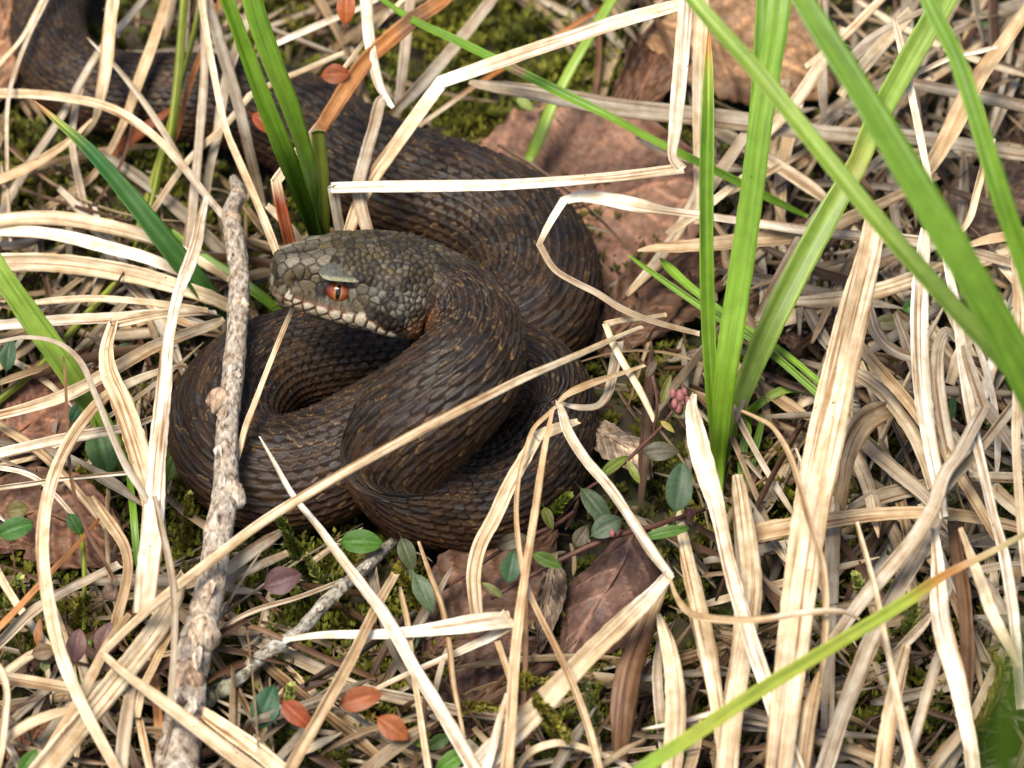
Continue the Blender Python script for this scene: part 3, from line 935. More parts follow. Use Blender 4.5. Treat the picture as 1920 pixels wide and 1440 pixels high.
# ------------------------------------------------------------------ twigs
def bark_flake(u, v, h, w_, l_, ang, parent, c=(.42, .37, .31)):
    c0 = P(u, v, h)
    dx = math.cos(RAD(ang)) * RGT + math.sin(RAD(ang)) * UPV
    nz = norm(np.array([0, -.6, .8])); nz = norm(nz - dx * (nz @ dx)); dy = np.cross(nz, dx)
    V = []
    n = 9
    rs = np.random.default_rng(int(u + v))
    rad = 1 + rs.normal(0, .22, n)
    for z in (0, .00032):
        for k in range(n):
            t = 2 * math.pi * k / n
            V.append(c0 + PX * rad[k] * (dx * math.cos(t) * l_ / 2 + dy * math.sin(t) * w_ / 2) + nz * (z + 0.0004 * (math.cos(t) > .4)))
    F = [list(range(n, 2 * n)), list(range(n - 1, -1, -1))] + [[k, (k + 1) % n, (k + 1) % n + n, k + n] for k in range(n)]
    uv = np.array([[v_[0] * 1000, v_[1] * 1000] for v_ in V])
    return mesh_obj('bark_flake', V, F, M['bark'], col=np.repeat(np.array(c)[None], len(V), 0), uv=uv, parent=parent, smooth=False)

def knot(u, v, h, r, parent, squash=.7, c=(.34, .27, .21), seed=1):
    c0 = P(u, v, h)
    V = []
    nu, nv = 9, 14
    for i in range(nu):
        a = math.pi * i / (nu - 1)
        for j in range(nv):
            b = 2 * math.pi * j / nv
            q = Vector((math.sin(a) * math.cos(b), math.sin(a) * math.sin(b), math.cos(a)))
            k = 1 + .30 * noise.noise(q * 1.6 + Vector((seed * 3.3, 0, 0))) + .16 * noise.noise(q * 4 + Vector((0, seed, 0)))
            V.append(c0 + PX * r * k * (q.x * RGT + q.y * UPV * 1.1 - q.z * FWD * squash))
    V = np.array(V)
    uv = np.stack([V[:, 0] * 1000, V[:, 1] * 1000 + seed * 7], 1)
    return mesh_obj('knot', V, grid_faces(nu, nv, wrap=True), M['bark'], col=np.repeat(np.array(c)[None], len(V), 0), uv=uv, parent=parent)

twig = empty('twig', P(330, 1400, 6))
tag(twig, 'knobbly grey brown twig with peeling bark lying across the snake', 'twig')
TW = [(438, 335, 19, 9), (446, 360, 21, 15), (432, 405, 24, 17), (442, 455, 25, 19), (448, 520, 26, 19), (446, 590, 26, 20), (442, 660, 26, 20), (434, 730, 26, 21),
      (427, 790, 26, 21), (425, 860, 26, 22), (422, 930, 25, 24), (408, 1010, 24, 25), (398, 1080, 22, 26), (384, 1150, 20, 29), (368, 1210, 18, 31), (354, 1280, 15, 32),
      (345, 1350, 13, 35), (330, 1440, 11, 40), (318, 1530, 9, 42)]
V_, F_, uv_ = tube_mesh([P(u, v, h) for u, v, h, r in TW], [r * PX for *_, r in TW], 28, 0.12, seed=2, step=0.0006)
V_ = np.asarray(V_)
mesh_obj('shaft', V_, F_, M['bark'], col=np.repeat(np.array([[.30, .262, .22]]), len(V_), 0), uv=uv_, parent=twig)
for i, (u, v, h, r, sq) in enumerate([(436, 415, 25, 19, .5), (450, 572, 27.2, 16, .4), (414, 752, 26.6, 25, .55), (436, 930, 25.6, 24, .6), (402, 1000, 24.4, 22, .7), (378, 1190, 20, 33, .8), (352, 1270, 16.5, 33, .8), (448, 368, 22, 15, .8)]):
    knot(u, v, h, r, twig, sq, seed=i + 2, c=(.40, .34, .27) if i % 2 else (.34, .25, .18))
for u, v, h, a, b, an in [(436, 690, 28.4, 12, 20, 80), (418, 775, 28.6, 16, 26, 60), (410, 850, 28.4, 15, 40, 85), (416, 900, 28, 12, 34, 80), (400, 1060, 25, 16, 32, 80), (392, 1110, 24, 18, 44, 70),
                         (432, 480, 27.5, 10, 22, 90), (358, 1330, 17, 20, 40, 80), (370, 1235, 21, 16, 40, 80), (430, 440, 26.8, 12, 22, 70), (448, 700, 28, 8, 16, 90), (404, 980, 26.8, 14, 36, 78)]:
    bark_flake(u, v, h, a, b, an, twig, c=(.42, .385, .335) if an > 75 else (.33, .27, .21))

tw2 = empty('lichen_twig', P(400, 1310, 4))
tag(tw2, 'thin grey lichen crusted twig pointing under the snake', 'twig')
T2 = [(740, 1012, 7, 9), (700, 1052, 10, 11), (655, 1090, 12, 12), (610, 1130, 12, 12), (560, 1185, 12, 12), (500, 1225, 11, 13), (440, 1275, 10, 13), (390, 1305, 9, 13), (375, 1312, 8, 10)]
V_, F_, uv_ = tube_mesh([P(u, v, h) for u, v, h, r in T2], [r * PX for *_, r in T2], 14, 0.22, seed=5, step=0.0007)
mesh_obj('shaft', V_, F_, M['bark'], col=np.repeat(np.array([[.26, .25, .22]]), len(V_), 0), uv=uv_, parent=tw2)
knot(420, 1290, 11.5, 14, tw2, .7, (.22, .24, .18), 12); knot(640, 1100, 13.2, 12, tw2, .6, (.34, .35, .31), 13); knot(388, 1308, 10, 17, tw2, .7, (.17, .19, .13), 14)
for u, v, an in [(690, 1060, 40), (600, 1140, 45), (540, 1200, 40), (470, 1250, 35)]:
    bark_flake(u, v, 13.6, 9, 18, an, tw2, c=(.45, .46, .42))

# ------------------------------------------------------------------ green grass
def tuft(name, label, base, blades, cat='grass tuft'):
    t = empty(name, P(*base))
    tag(t, label, cat)
    for c, txt, kw in blades:
        kw = dict(kw); kw.setdefault('lift', False); kw.setdefault('wob', .35); kw.setdefault('tilt', 0.0); kw.setdefault('channel', .14)
        blade(None, c, txt, name='leaf_blade', mat='green', parent=t, **kw)
    return t

tuft('green_grass_tuft', 'tall fresh green grass tuft with broad upright blades beside the cranberry', (1348, 905, 2), [
    ('G', '1330 45 66 3 b|1329 75 65 8 o|1328 130 62 19 Y|1327 220 57 25|1325 330 50 27|1325 480 40 27|1328 600 31 27|1334 720 22 25|1342 820 12 22|1346 900 4 18', dict(channel=.5)),
    ('E', '1502 -430 108 5|1490 -280 100 36|1475 -160 92 46|1466 -60 86 47|1456 40 80 47|1440 140 73 46|1425 240 66 45|1410 360 57 45|1396 460 49 46|1380 570 40 46|1364 680 31 44|1352 790 19 36|1346 880 7 26|1343 960 1 22', dict(channel=.10)),
    ('G', '1450 -260 98 3|1438 -120 90 16|1428 0 82 20|1422 120 74 22|1412 260 63 24|1396 430 50 24|1376 590 37 22|1356 760 20 18|1348 880 6 14', dict(channel=.1)),
    ('L', '1965 -360 55 5|1905 -240 58 28|1830 -110 60 44|1770 0 56 46|1700 120 51 44|1640 230 47 42|1606 310 44 40 Y|1560 390 40 46|1500 500 34 49|1450 600 28 48|1410 690 21 42|1376 780 14 32|1354 860 7 22|1344 930 1 18', dict(channel=.2)),
    ('L', '1345 770 14 10|1400 800 9 16|1392 850 6 18 G|1396 960 1 16 G', dict())])
tuft('green_grass_tuft', 'bright green grass tuft rising directly behind the snake head', (604, 440, 2), [
    ('G', '330 -260 98 3|372 -140 92 18|398 -70 86 24|425 0 80 27|460 95 71 30|493 187 62 34|530 280 51 38|562 360 36 38|588 432 18 34|600 470 6 28', dict(channel=.28)),
    ('E', '360 -400 106 4|400 -250 98 28|438 -120 90 42|462 -40 84 42|484 40 77 42|512 120 69 42|540 190 61 40|564 260 52 36|584 340 40 34|598 420 22 30|603 470 6 26', dict(channel=.12)),
    ('Y', '596 246 44 24|600 290 38 27|604 350 30 28|606 420 18 27|604 470 6 24', dict(channel=.15))])
tuft('green_grass_tuft', 'dark green grass shoot leaning out beside the twig', (432, 606, 3), [
    ('D', '60 186 44 2 o|78 202 43 8 o|110 230 42 15 Y|160 275 39 24|230 355 33 35|290 430 27 42|345 500 20 45|395 562 12 40|434 612 4 28', dict(channel=.34)),
    ('G', '320 430 14 8|380 480 13 18|440 520 12 21|490 556 10 20|530 590 6 14', dict(channel=.2))])
tuft('green_grass_tuft', 'broad pale green grass blade bent down into the brown leaf', (235, 880, 2), [
    ('L', '-210 220 60 4|-150 300 56 24|-90 380 52 36|-40 450 48 40|0 512 44 42|50 585 37 46|117 680 27 47|150 732 21 44|190 790 14 36|222 850 7 28|240 900 2 20', dict(channel=.2)),
    ('G', '238 860 8 10|250 960 12 14|256 1030 9 14|268 1105 4 10', dict())])
tuft('green_sedge', 'long blurred light green blade arching above the straw and the tuft', (2040, 900, 60), [
    ('L', '1180 -170 128 20|1240 -80 126 26|1305 8 123 32|1420 138 117 35|1520 262 111 37|1650 422 103 38|1780 570 94 40|1900 698 84 42|1990 800 72 42|2090 930 48 40|2150 1040 10 34', dict(channel=.3, tilt=.25))], 'grass blade')
tuft('green_sedge', 'broad blurred deep green blade, the widest of the arching ones', (2040, 900, 60), [
    ('G', '1400 -190 148 22|1455 -90 146 34|1512 10 143 46|1620 182 135 56|1720 350 126 64|1820 520 115 68|1890 645 104 72|1950 770 92 72|2020 920 70 66|2090 1110 30 56|2110 1220 4 50', dict(channel=.12, tilt=.1))], 'grass blade')
tuft('green_sedge', 'narrow blurred green blade beside the widest arching blade', (2040, 900, 60), [
    ('G', '1700 -120 138 20|1742 5 134 28|1792 105 129 32|1832 222 123 36|1878 370 114 38|1922 500 104 38|1960 640 92 36|2000 820 70 34|2030 1010 36 30|2040 1150 4 24', dict(channel=.2, tilt=-.1))], 'grass blade')
tuft('green_sedge', 'very blurred green blade tip standing over the straw edge', (1880, 3100, 10), [
    ('G', '1908 1150 352 6|1902 1220 346 44|1892 1310 338 70|1882 1430 326 88|1890 1600 306 84|1885 1900 262 84|1882 2500 150 78|1880 3100 20 70', dict(channel=.2))], 'grass blade')
blade('yellow green grass blade with a straw coloured tip crossing the pale straws', 'Y', '1130 1500 50 28 L|1210 1440 50 29 L|1300 1380 50 29|1400 1312 50 29|1500 1250 49 28|1600 1190 48 27|1700 1128 47 25|1770 1080 46 17 o|1850 1040 45 13 t|1925 1000 44 11 t|2000 955 40 6 t',
      name='green_sedge', mat='green', channel=.35, tilt=0.1, wob=.3)
blade('thin dark spotted green blade stretching over the brown leaf', 'G', '640 -60 40 8|720 2 40 10|773 37 40 14|857 77 40 18|930 113 40 18|975 136 39 19 b|990 143 39 18|1057 177 38 20|1130 212 37 17|1200 250 34 15|1273 287 31 16|1390 345 24 17|1450 376 20 17|1515 407 14 8',
      name='green_sedge', mat='green', channel=.3, wob=.3)
blade('flat yellow green blade resting on the big brown leaf', 'L', '1190 -70 30 22|1143 0 28 27|1110 55 26 25|1083 100 24 25|1055 150 21 27|1030 200 18 28|1010 250 15 32|988 300 11 24',
      name='green_sedge', mat='green', channel=-.15, wob=.4)
blade('round light green stem standing over the snake tail', 'Y', '346 -60 42 15|343 0 38 17|338 70 33 17|333 133 29 18|326 200 25 18|318 255 21 17|300 310 16 16|284 380 11 15|262 440 8 12|240 490 4 10',
      name='green_rush', mat='green', channel=-.9, wob=.2)
blade('slim light green stem running alongside the round one', 'Y', '378 -20 30 8 g|368 40 28 10|352 110 26 10|330 190 22 10|305 280 17 14|284 345 12 15|268 400 8 13|250 450 4 10',
      name='green_rush', mat='green', channel=-.7, wob=.2)
blade('thin yellow green stem under the broad pale green blade', 'Y', '300 440 12 9|255 490 13 12|207 540 14 14|160 590 14 14|77 683 12 14|0 747 9 15|-60 800 6 14', name='green_rush', mat='green', channel=-.7, wob=.2)
blade('slender lime green blade reaching under the tuft to the broad straw', 'E', '1178 478 22 3|1210 502 23 9|1310 572 22 13|1440 658 20 13|1530 735 18 14|1600 800 15 15|1680 880 12 22 L|1740 940 8 28 c', name='green_sedge', mat='green', channel=.3, wob=.3)
blade('slender lime green blade with a bent upper end behind the tuft', 'E', '1238 484 20 5|1252 500 20 18|1290 535 20 17|1365 592 19 12|1470 662 18 13|1560 738 16 13|1630 800 12 11', name='green_sedge', mat='green', channel=.3, wob=.3)
blade('curled over short green blade between tuft and broad straw', 'G', '1400 800 4 14|1412 768 9 16|1450 740 12 17 L|1490 728 12 18 L|1525 742 10 18|1540 775 6 14', name='green_sedge', mat='green', channel=.2, wob=.3)
blade('short green stalk piece standing in the gap by the curled blade', 'G', '1432 775 8 8|1424 810 7 13|1412 860 5 14|1405 940 1 14', name='green_sedge', mat='green', wob=.3)
blade('green stem piece under the purple leaves by the kinked stalk', 'G', '170 1200 8 8|158 1250 7 15|150 1300 5 16|142 1340 2 12', name='green_sedge', mat='green', wob=.3)
blade('thin green stem under the white arching straw', 'Y', '128 955 9 6 c|150 993 14 10|157 1060 14 10|157 1120 11 9|156 1180 5 8', name='green_rush', mat='green', channel=-.7, wob=.2)

# ------------------------------------------------------------------ dry blades traced one by one
TRACED = [
 # around the snake's tail
 ('long pale straw arching from the tail bend to the twig top', 'c', '-70 178 14 16|0 175 20 17|100 180 24 17|200 200 26 17|283 250 27 16|350 320 26 15 g|385 365 25 14 g|428 415 24 14 g'),
 ('thin straw with a sharp white tip over the tail', 'g', '163 70 27 2 w|190 97 26 6 w|215 122 26 9|267 187 24 13|307 247 22 14|350 320 19 15|395 375 15 13'),
 ('upright flat pale straw standing over the snake tail', 'c', '222 -60 34 22|213 0 31 24|205 60 28 24|200 116 26 25|190 175 22 22|178 225 15 12|150 265 8 6'),
 ('slanting straw running down past the brown dead leaf by the tail', 'g', '300 -50 22 15|267 0 23 16|225 50 24 16|183 100 24 16|110 225 19 16|60 300 14 17|0 400 9 18|-40 470 6 18'),
 ('darker tan straw slanting under the arching pale straw', 't', '330 -50 26 20|313 0 25 20|287 83 23 23|262 150 20 22|240 213 16 18|207 283 11 14|170 335 8 15|117 373 6 18|60 403 4 12'),
 ('thin pale stalk hanging beside the tail bend', 'g', '100 -30 28 7|87 0 28 8|50 77 26 8|17 177 24 8|13 300 20 7|20 453 14 7'),
 ('short thin straw over the orange brown leaf by the tail', 'c', '105 -40 20 10|75 10 20 11|40 75 19 11|0 120 17 12|-40 165 14 12'),
 ('short stiff straw standing under the tip of the dark green shoot', 'g', '152 165 18 12|137 230 16 14|137 283 14 14|148 340 12 14|162 408 10 15'),
 ('curved tan straw rising to a point by the snake tail', 't', '-50 350 18 20|0 337 20 22|67 307 22 22|133 263 22 16|173 223 21 4'),
 ('grey straw standing upright along the green stems', 'g', '378 -40 30 14|383 40 29 16|383 133 27 16|373 267 23 17|366 340 20 18|360 400 18 20|352 470 15 22'),
 ('slender pale straw ending at the snake snout', 'c', '374 -50 42 12|378 0 41 13|388 70 40 13|400 133 39 13|423 240 36 13|447 300 35 15|483 383 34 16|512 455 33 16|522 485 31 14'),
 ('grey tan straw beside the pale straw that meets the snout', 'g', '480 -20 24 14|455 60 24 18|430 130 24 19|417 187 23 20|408 250 20 19|396 300 17 17|384 380 14 16|376 440 10 15'),
 ('broad grey straw crossing the snake behind the twig', 'g', '385 -20 28 16|403 50 28 22|422 115 28 23|440 173 27 23|455 230 25 21|467 283 20 20|480 335 14 19|492 388 8 14'),
 ('thin tan orange stalk crossing behind the green stem', 'o', '420 -30 24 9|413 0 24 10|390 67 24 11|353 167 23 11|330 257 16 8|312 290 10 6'),
 ('bent pale straw from the moss to the green tuft', 'c', '270 420 10 11|300 375 15 12|353 300 19 13|423 233 24 13|467 180 27 13 *|490 167 28 12|540 143 28 11|590 122 28 11|645 98 28 10'),
 ('thin white straw reaching up behind the green tuft', 'w', '500 92 26 9|540 72 26 12|600 46 26 13|640 30 25 12|690 8 24 10|730 -15 22 8'),
 ('rusty red sedge leaf lying in the moss by the tail', 'r', '205 300 6 10|217 290 7 18|240 265 9 24|270 243 10 24|300 220 10 16|325 200 9 6'),
 # left edge
 ('wide cream straw sweeping level to the twig, uppermost of the bundle', 'c', '-60 418 16 22|0 413 17 25|70 408 18 27|133 412 18 28|253 437 18 26|330 466 17 22|400 505 15 16|430 525 12 10'),
 ('pale straw with a white upper face just under the uppermost of the bundle', 'w', '-60 432 14 18|0 434 15 20|70 436 16 22|140 448 17 24|200 464 17 24|280 486 16 22|350 515 14 16'),
 ('broad tan striped straw lying level under the dark green shoot', 'c', '-60 495 12 30|0 492 14 34|90 492 15 36|187 503 16 36|260 517 16 34|333 537 16 30|400 560 14 26|432 575 12 22'),
 ('short grey straw stub tucked under the level bundle', 'g', '-20 462 9 16|50 455 10 18|80 443 10 16|95 430 9 8'),
 ('pale straw with rows of dark dashes lying behind the green blade', 'w', '-60 616 18 24|0 611 19 26|60 606 20 26|120 601 20 25|215 597 20 25|300 590 19 24|370 586 16 20|408 588 12 14'),
 ('thin level straw above the dark dashed one', 'c', '60 568 20 10|120 562 21 13|187 560 21 13|260 565 20 13|330 574 18 13|390 582 15 10'),
 ('pointed straw folded in a peak behind the dashed one, its arm running down', 'c', '330 586 26 14|270 594 29 22|212 606 31 20 *|200 655 31 26|205 700 31 34|225 745 30 40|245 800 29 42|262 855 28 42|280 920 26 40|293 985 23 36|298 1040 20 26'),
 ('long pale straw from the twig down to the folded straw', 'w', '387 368 28 10|376 410 29 20|367 455 30 26|352 500 31 28 |335 545 31 24|322 600 31 22|313 650 31 24|307 720 31 30|300 790 30 34|293 860 29 36|288 940 26 42|283 1010 23 44|274 1090 20 46|268 1150 17 40'),
 ('tan straw curving from the coil down to the reddish brown leaf', 'c', '420 598 14 10|403 607 16 18|345 628 19 22|283 653 21 24|200 700 23 26|133 737 23 26|67 760 22 22|0 778 20 18|-60 792 17 14'),
 ('long cream straw bowed like a sickle past the brown leaf', 'c', '350 685 18 8|330 688 20 10|283 702 24 14|235 722 28 18|195 745 30 20|143 807 31 22|105 880 31 23|84 960 30 24|80 1043 29 25|97 1160 27 25|120 1243 26 24|157 1327 23 23|213 1433 18 20|250 1500 12 18'),
 ('thin grey straw bent over the broad pale green blade', 'g', '-40 648 34 7|0 640 35 8|50 632 36 9|110 643 36 10|150 677 35 12|180 743 33 12|213 823 31 13|240 880 29 14|268 925 27 12|300 985 22 10'),
 ('thin dark withered flower stalk with a nodding end', 'b', '119 668 30 4|123 720 30 6|126 790 29 6|130 863 28 7|143 940 26 8|170 1010 23 8|200 1060 20 8|216 1090 17 7'),
 ('level grey white straw under the folded straw', 'w', '-60 862 20 20|0 850 22 21|60 836 23 21|117 823 23 21|180 812 23 20|233 803 22 17|290 783 20 10'),
 ('thin white straw lying below the level grey white one', 'w', '-50 925 18 10|0 915 20 11|50 908 21 11|100 900 21 10|180 892 20 9|270 884 17 8'),
 ('tan straw sloping down across the brown leaf', 't', '-50 760 13 18|0 795 14 19|67 840 15 19|110 880 14 18|167 947 11 16|200 990 8 12'),
 ('fine pale straw sloping under the sickle shaped straw', 'w', '-40 868 17 8|0 877 18 9|40 885 18 9|73 900 18 9|105 930 16 9|138 968 13 8'),
 # in front of the left coil
 ('thin straight stalk standing from the snake chin down over the left coil', 'c', '549 578 35 8|540 598 34 9|500 697 28 10|480 750 27 11|460 803 26 12|450 845 25 9|444 872 24 3'),
 ('long thin straw crossing the left coil down to the bottom leaves', 'w', '486 818 26 3|510 860 27 8|550 930 26 12|600 992 25 15|640 1048 25 20|680 1100 24 23|713 1143 24 25|750 1205 23 26|780 1260 22 27|830 1340 20 29|887 1440 16 30|920 1500 12 28'),
 ('long straight pale stalk lying across all coils of the snake', 'c', '1205 612 27 8|1165 628 31 9|1130 644 34 12|1060 675 39 14|990 705 43 16|860 770 45 18|740 833 40 18|640 889 36 18|500 973 31 19|400 1047 29 19|300 1125 27 18|240 1178 25 16|192 1226 24 14 *|240 1268 25 18|300 1312 24 24|370 1365 22 28|430 1412 20 31|500 1465 16 32', dict(tilt=0.0, channel=-.2, wob=.2)),
 # bottom left
 ('broad cream straw running down from the folded straw to the corner', 'c', '345 1075 16 20|330 1110 18 36|310 1150 20 42|285 1190 21 44|230 1262 21 46|165 1342 20 48|85 1440 18 54|40 1500 15 54'),
 ('slim tan straw alongside the broad cream straw', 't', '240 1150 15 16|200 1212 19 18|170 1270 20 20|143 1322 20 21|105 1385 19 22|70 1448 17 22|40 1500 14 22'),
 ('thin grey straw hanging along the knobbly twig', 'g', '290 930 28 8|303 990 29 12|316 1045 29 14|325 1100 28 14|328 1160 27 14|326 1230 25 13|322 1290 23 13|318 1350 20 12'),
 ('weathered grey straw sloping down under the sickle shaped straw', 'g', '-40 1240 11 22|0 1205 13 23|60 1148 16 24|120 1110 17 22|170 1085 17 20|225 1058 15 18'),
 ('stiff orange brown sliver beneath the sickle shaped straw', 'o', '200 955 16 6|153 1010 18 10|97 1070 19 13|40 1132 18 15|0 1173 17 16|-40 1215 15 16'),
 ('tan brown straw bent beside the nodding flower stalk', 't', '170 930 18 16|190 960 20 22|215 995 21 24|233 1025 21 22|240 1060 20 19|234 1105 18 19|222 1150 16 20|212 1195 13 16'),
 ('pale level straw near the purple shrub leaves', 'c', '-40 1262 14 22|0 1270 15 24|60 1279 15 24|130 1291 14 22'),
 ('rough cream straw lying level beside the torn brown leaf', 'c', '-40 1415 14 22|0 1392 16 28|67 1353 17 30|110 1338 16 26|150 1325 14 16'),
 ('looped thin straw at the end of the level pale straws', 'c', '-20 1235 20 12|0 1253 21 14|13 1293 21 15|10 1345 20 15|2 1410 18 14|-10 1460 14 12'),
 ('rusty brown straw under the broad cream straw', 'o', '285 1205 12 10|290 1240 13 15|293 1300 13 17|298 1360 12 18|303 1430 10 16'),
 ('grey white straw hanging below the long stalk fold', 'g', '252 1255 17 16|245 1295 18 22|236 1350 18 25|230 1400 17 26|226 1460 15 26'),
 ('short cream straw under the fold of the long stalk', 'c', '252 1320 15 10|263 1360 16 14|272 1405 16 15|284 1455 14 14'),
 ('thin tan straw slanting by the foot of the knobbly twig', 't', '335 1155 17 9|307 1210 19 14|285 1255 19 15|267 1293 19 15|257 1345 17 12'),
 ('tan flat straw under the long stalk beside the twig foot', 'c', '372 1328 14 16|400 1350 16 26|440 1378 17 30|490 1414 17 30|540 1455 15 30'),
 ('straight tan straw leaning below the front coil', 't', '742 1075 20 16|715 1122 22 18|690 1170 23 19|665 1222 23 21|640 1270 23 22|615 1315 22 23|590 1360 20 23|545 1440 17 24|520 1490 13 24'),
 ('short pale grey straw behind the knobbly twig', 'g', '405 1085 12 16|430 1065 13 24|465 1038 14 27|505 1010 12 24|530 995 9 14'),
 ('second grey straw behind the twig, lying lower', 'g', '410 1105 9 12|440 1082 10 18|480 1062 11 20|540 1036 9 14'),
 ('fine grey stem looping behind the lichen twig', 'g', '385 1225 10 7|405 1195 12 9|433 1167 14 9|470 1148 15 10|500 1137 15 10|550 1123 15 9|600 1105 14 9|650 1085 11 8'),
 ('grey straw lying under the lichen twig', 'g', '440 1180 6 20|520 1220 7 27|580 1247 7 28|640 1275 6 24|700 1300 4 18'),
 ('dark brown bare stem lying beside the lichen twig', 'b', '448 1168 12 7|485 1178 13 11|520 1193 13 12|580 1220 11 13|640 1246 9 13|705 1272 6 12'),
 # bottom middle
 ('white flat straw with a folded frayed end below the front coil', 'w', '530 1200 16 10|590 1192 18 15|640 1190 20 18|700 1190 21 21|773 1185 22 24|830 1178 22 32|900 1168 22 42|952 1163 20 40 *|925 1190 19 20|880 1213 18 15|823 1238 17 11|760 1266 16 10|700 1294 14 8'),
 ('arched cream straw hooked over the front coil', 'c', '1085 790 30 12|1055 800 32 20|1008 818 33 22 *|985 858 32 26|955 910 29 27|925 975 25 27|900 1022 22 28|888 1075 19 27|890 1120 16 26|895 1165 12 22'),
 ('cream straw doubled back sharply beside the cupped leaf', 'w', '1046 752 33 10|1054 775 34 18|1063 807 34 22|1095 860 33 23|1140 913 32 24|1173 960 31 23|1223 1037 29 25|1254 1078 27 20 *|1225 1112 27 26|1173 1162 26 37 c|1120 1212 24 40 c|1073 1260 22 42 c|993 1343 19 46 c|905 1432 15 50|860 1490 12 50'),
 ('thin wavy tan straw hanging from the doubled straw', 't', '1043 762 35 6|1022 782 35 8|1000 805 35 8|984 850 34 8|973 893 33 9|968 960 31 9|977 1053 29 10|993 1113 28 11|1040 1210 26 12|1067 1267 25 13|1100 1353 22 14|1123 1440 18 15|1135 1500 14 14'),
 ('straight tan straw hanging from the hooked straw to the moss', 't', '1036 768 37 7|1020 847 36 12|1003 960 34 14|987 1060 32 15|973 1160 30 18|963 1260 27 20|957 1360 23 22|950 1440 19 24|945 1500 15 24'),
 ('thin upright straw below the tall moss tip', 'c', '749 1100 17 7|756 1130 19 10|763 1160 20 11|773 1243 21 11|783 1310 20 11|803 1440 17 13|812 1490 14 12'),
 ('thin straw hanging from under the front coil edge', 't', '785 1015 12 6|807 1077 17 10|830 1140 20 12|843 1210 21 12|850 1277 20 11|862 1340 18 9|872 1390 15 6'),
 ('short straw dropping from the folded frayed end', 't', '920 1170 17 10|935 1210 18 13|950 1253 18 14|965 1300 16 13'),
 ('white splinter of straw leaning beside the straight tan straw', 'w', '950 1300 20 6|938 1345 20 13|925 1395 19 17|910 1450 16 18'),
 ('dark brown broad withered blade with striped veins beneath the doubled straw', 'b', '1250 1095 20 12 t|1235 1120 19 26 t|1207 1190 18 40|1184 1255 17 56|1172 1320 15 56|1168 1380 12 44|1166 1430 8 26'),
 ('pale curved straw dropping beside the dark withered blade', 'c', '1234 1150 20 8|1244 1180 20 22|1257 1230 20 32|1266 1295 19 38|1266 1370 17 40|1258 1450 13 38'),
 ('narrow straw behind the pale curved one', 'g', '1236 1200 12 10|1232 1260 12 20|1236 1330 11 20|1246 1420 8 18'),
 ('low arched straw over the moss sprigs', 'c', '965 1450 9 10|985 1418 12 14|1010 1402 14 15|1047 1393 15 16|1080 1398 15 15|1107 1407 15 14|1150 1424 13 13|1200 1448 10 12'),
 ('thin grey fallen stem near the pale moss bud', 'g', '960 1440 8 9|1040 1425 9 9|1107 1417 9 8|1170 1410 9 8|1230 1402 8 7'),
 ('grey brown stem lying level in the bottom litter', 'g', '600 1262 5 18|640 1280 6 22|680 1293 7 24|773 1313 8 24|850 1330 8 22|935 1343 6 18'),
 ('dark thin stalk behind the straight tan straw', 'b', '987 1120 14 8|986 1180 14 10|985 1243 13 11|982 1320 12 11|979 1410 9 10'),
 ('greyish stub with a dark frayed end under the frayed fold', 'g', '838 1215 17 6|830 1240 17 10|822 1270 15 12|815 1300 12 10'),
 # knot of ribbons between coil and cranberry
 ('tan ribbon straw twisting up from the hooked straw', 't', '1043 760 33 6|1060 742 34 12|1090 727 34 18|1120 715 33 16|1160 702 31 10|1210 685 28 6'),
 ('grey ribbon of straw curling round beneath the ribbon knot', 'g', '1050 756 31 6|1085 764 31 12|1118 762 30 14|1138 742 29 18|1148 705 28 20|1156 665 27 22|1160 640 25 18'),
 ('thin straw sharply bent beside the end of the long stalk', 'c', '1250 590 22 8|1200 598 26 10|1160 602 29 12|1136 608 30 13 *|1148 640 30 14|1170 682 29 14|1200 732 27 14|1228 790 23 11'),
 ('kinked white straw leaning on the snake and running to the tall blades', 'g', '1312 626 24 10|1250 610 27 11|1200 594 30 12|1160 576 32 13|1120 550 34 13|1080 530 35 12|1040 505 35 12|1011 458 35 12 *|1030 420 35 14 w|1057 376 35 16 w *|1090 368 35 22 w|1130 372 35 27 w|1200 386 34 27 w|1245 394 33 16|1290 400 32 14 w|1430 420 31 18 w|1560 438 30 20|1680 448 28 22|1780 462 26 22|1920 500 22 18', dict(tilt=0.1, channel=.12, wob=.3)),
 # white kinked straws above the back coil
 ('bright white straw bent square over the snake back', 'w', '648 480 20 18 g|640 440 25 20 g|632 400 30 20 g|625 352 36 22 *|700 350 37 23|800 349 38 24|950 346 39 22|1100 336 40 20|1200 326 40 20|1276 316 39 22 *|1262 296 41 18|1266 240 46 25|1273 160 53 29|1280 80 60 29|1286 0 67 27|1292 -80 72 24', dict(tilt=0.0, channel=.05, wob=.25)),  # dropping arm coloured grey: its shadow side is painted in
 ('white straw folded above the moss and dropping across the snake back', 'w', '1290 5 62 24|1180 35 58 28|1050 77 52 28|930 118 46 27|828 154 41 25 *|785 212 38 26 c|740 275 35 27 c|700 332 33 27 c|672 385 31 26 c|655 432 28 22 c|640 470 22 20 c', dict(tilt=0.05, channel=.12, wob=.25)),
 ('grey tan straw with a white bent top standing on the snake back', 'g', '684 -40 44 22 w|688 30 42 22 w|697 100 39 21 w|712 160 37 18 w|736 200 35 8 w *|718 184 36 20|700 240 35 24|683 300 35 25|672 350 34 25|678 395 32 24|690 435 30 22|700 470 26 20'),
 ('upright grey straw behind the folded white straw', 'g', '776 -40 18 16|770 0 17 18|763 60 16 19|757 117 14 19|750 180 11 18|743 235 7 14'),
 ('slanting grey straw in the moss behind the snake back', 'g', '950 -40 20 20|920 2 20 23|860 78 19 24|800 148 17 23|755 195 14 20|722 228 10 16'),
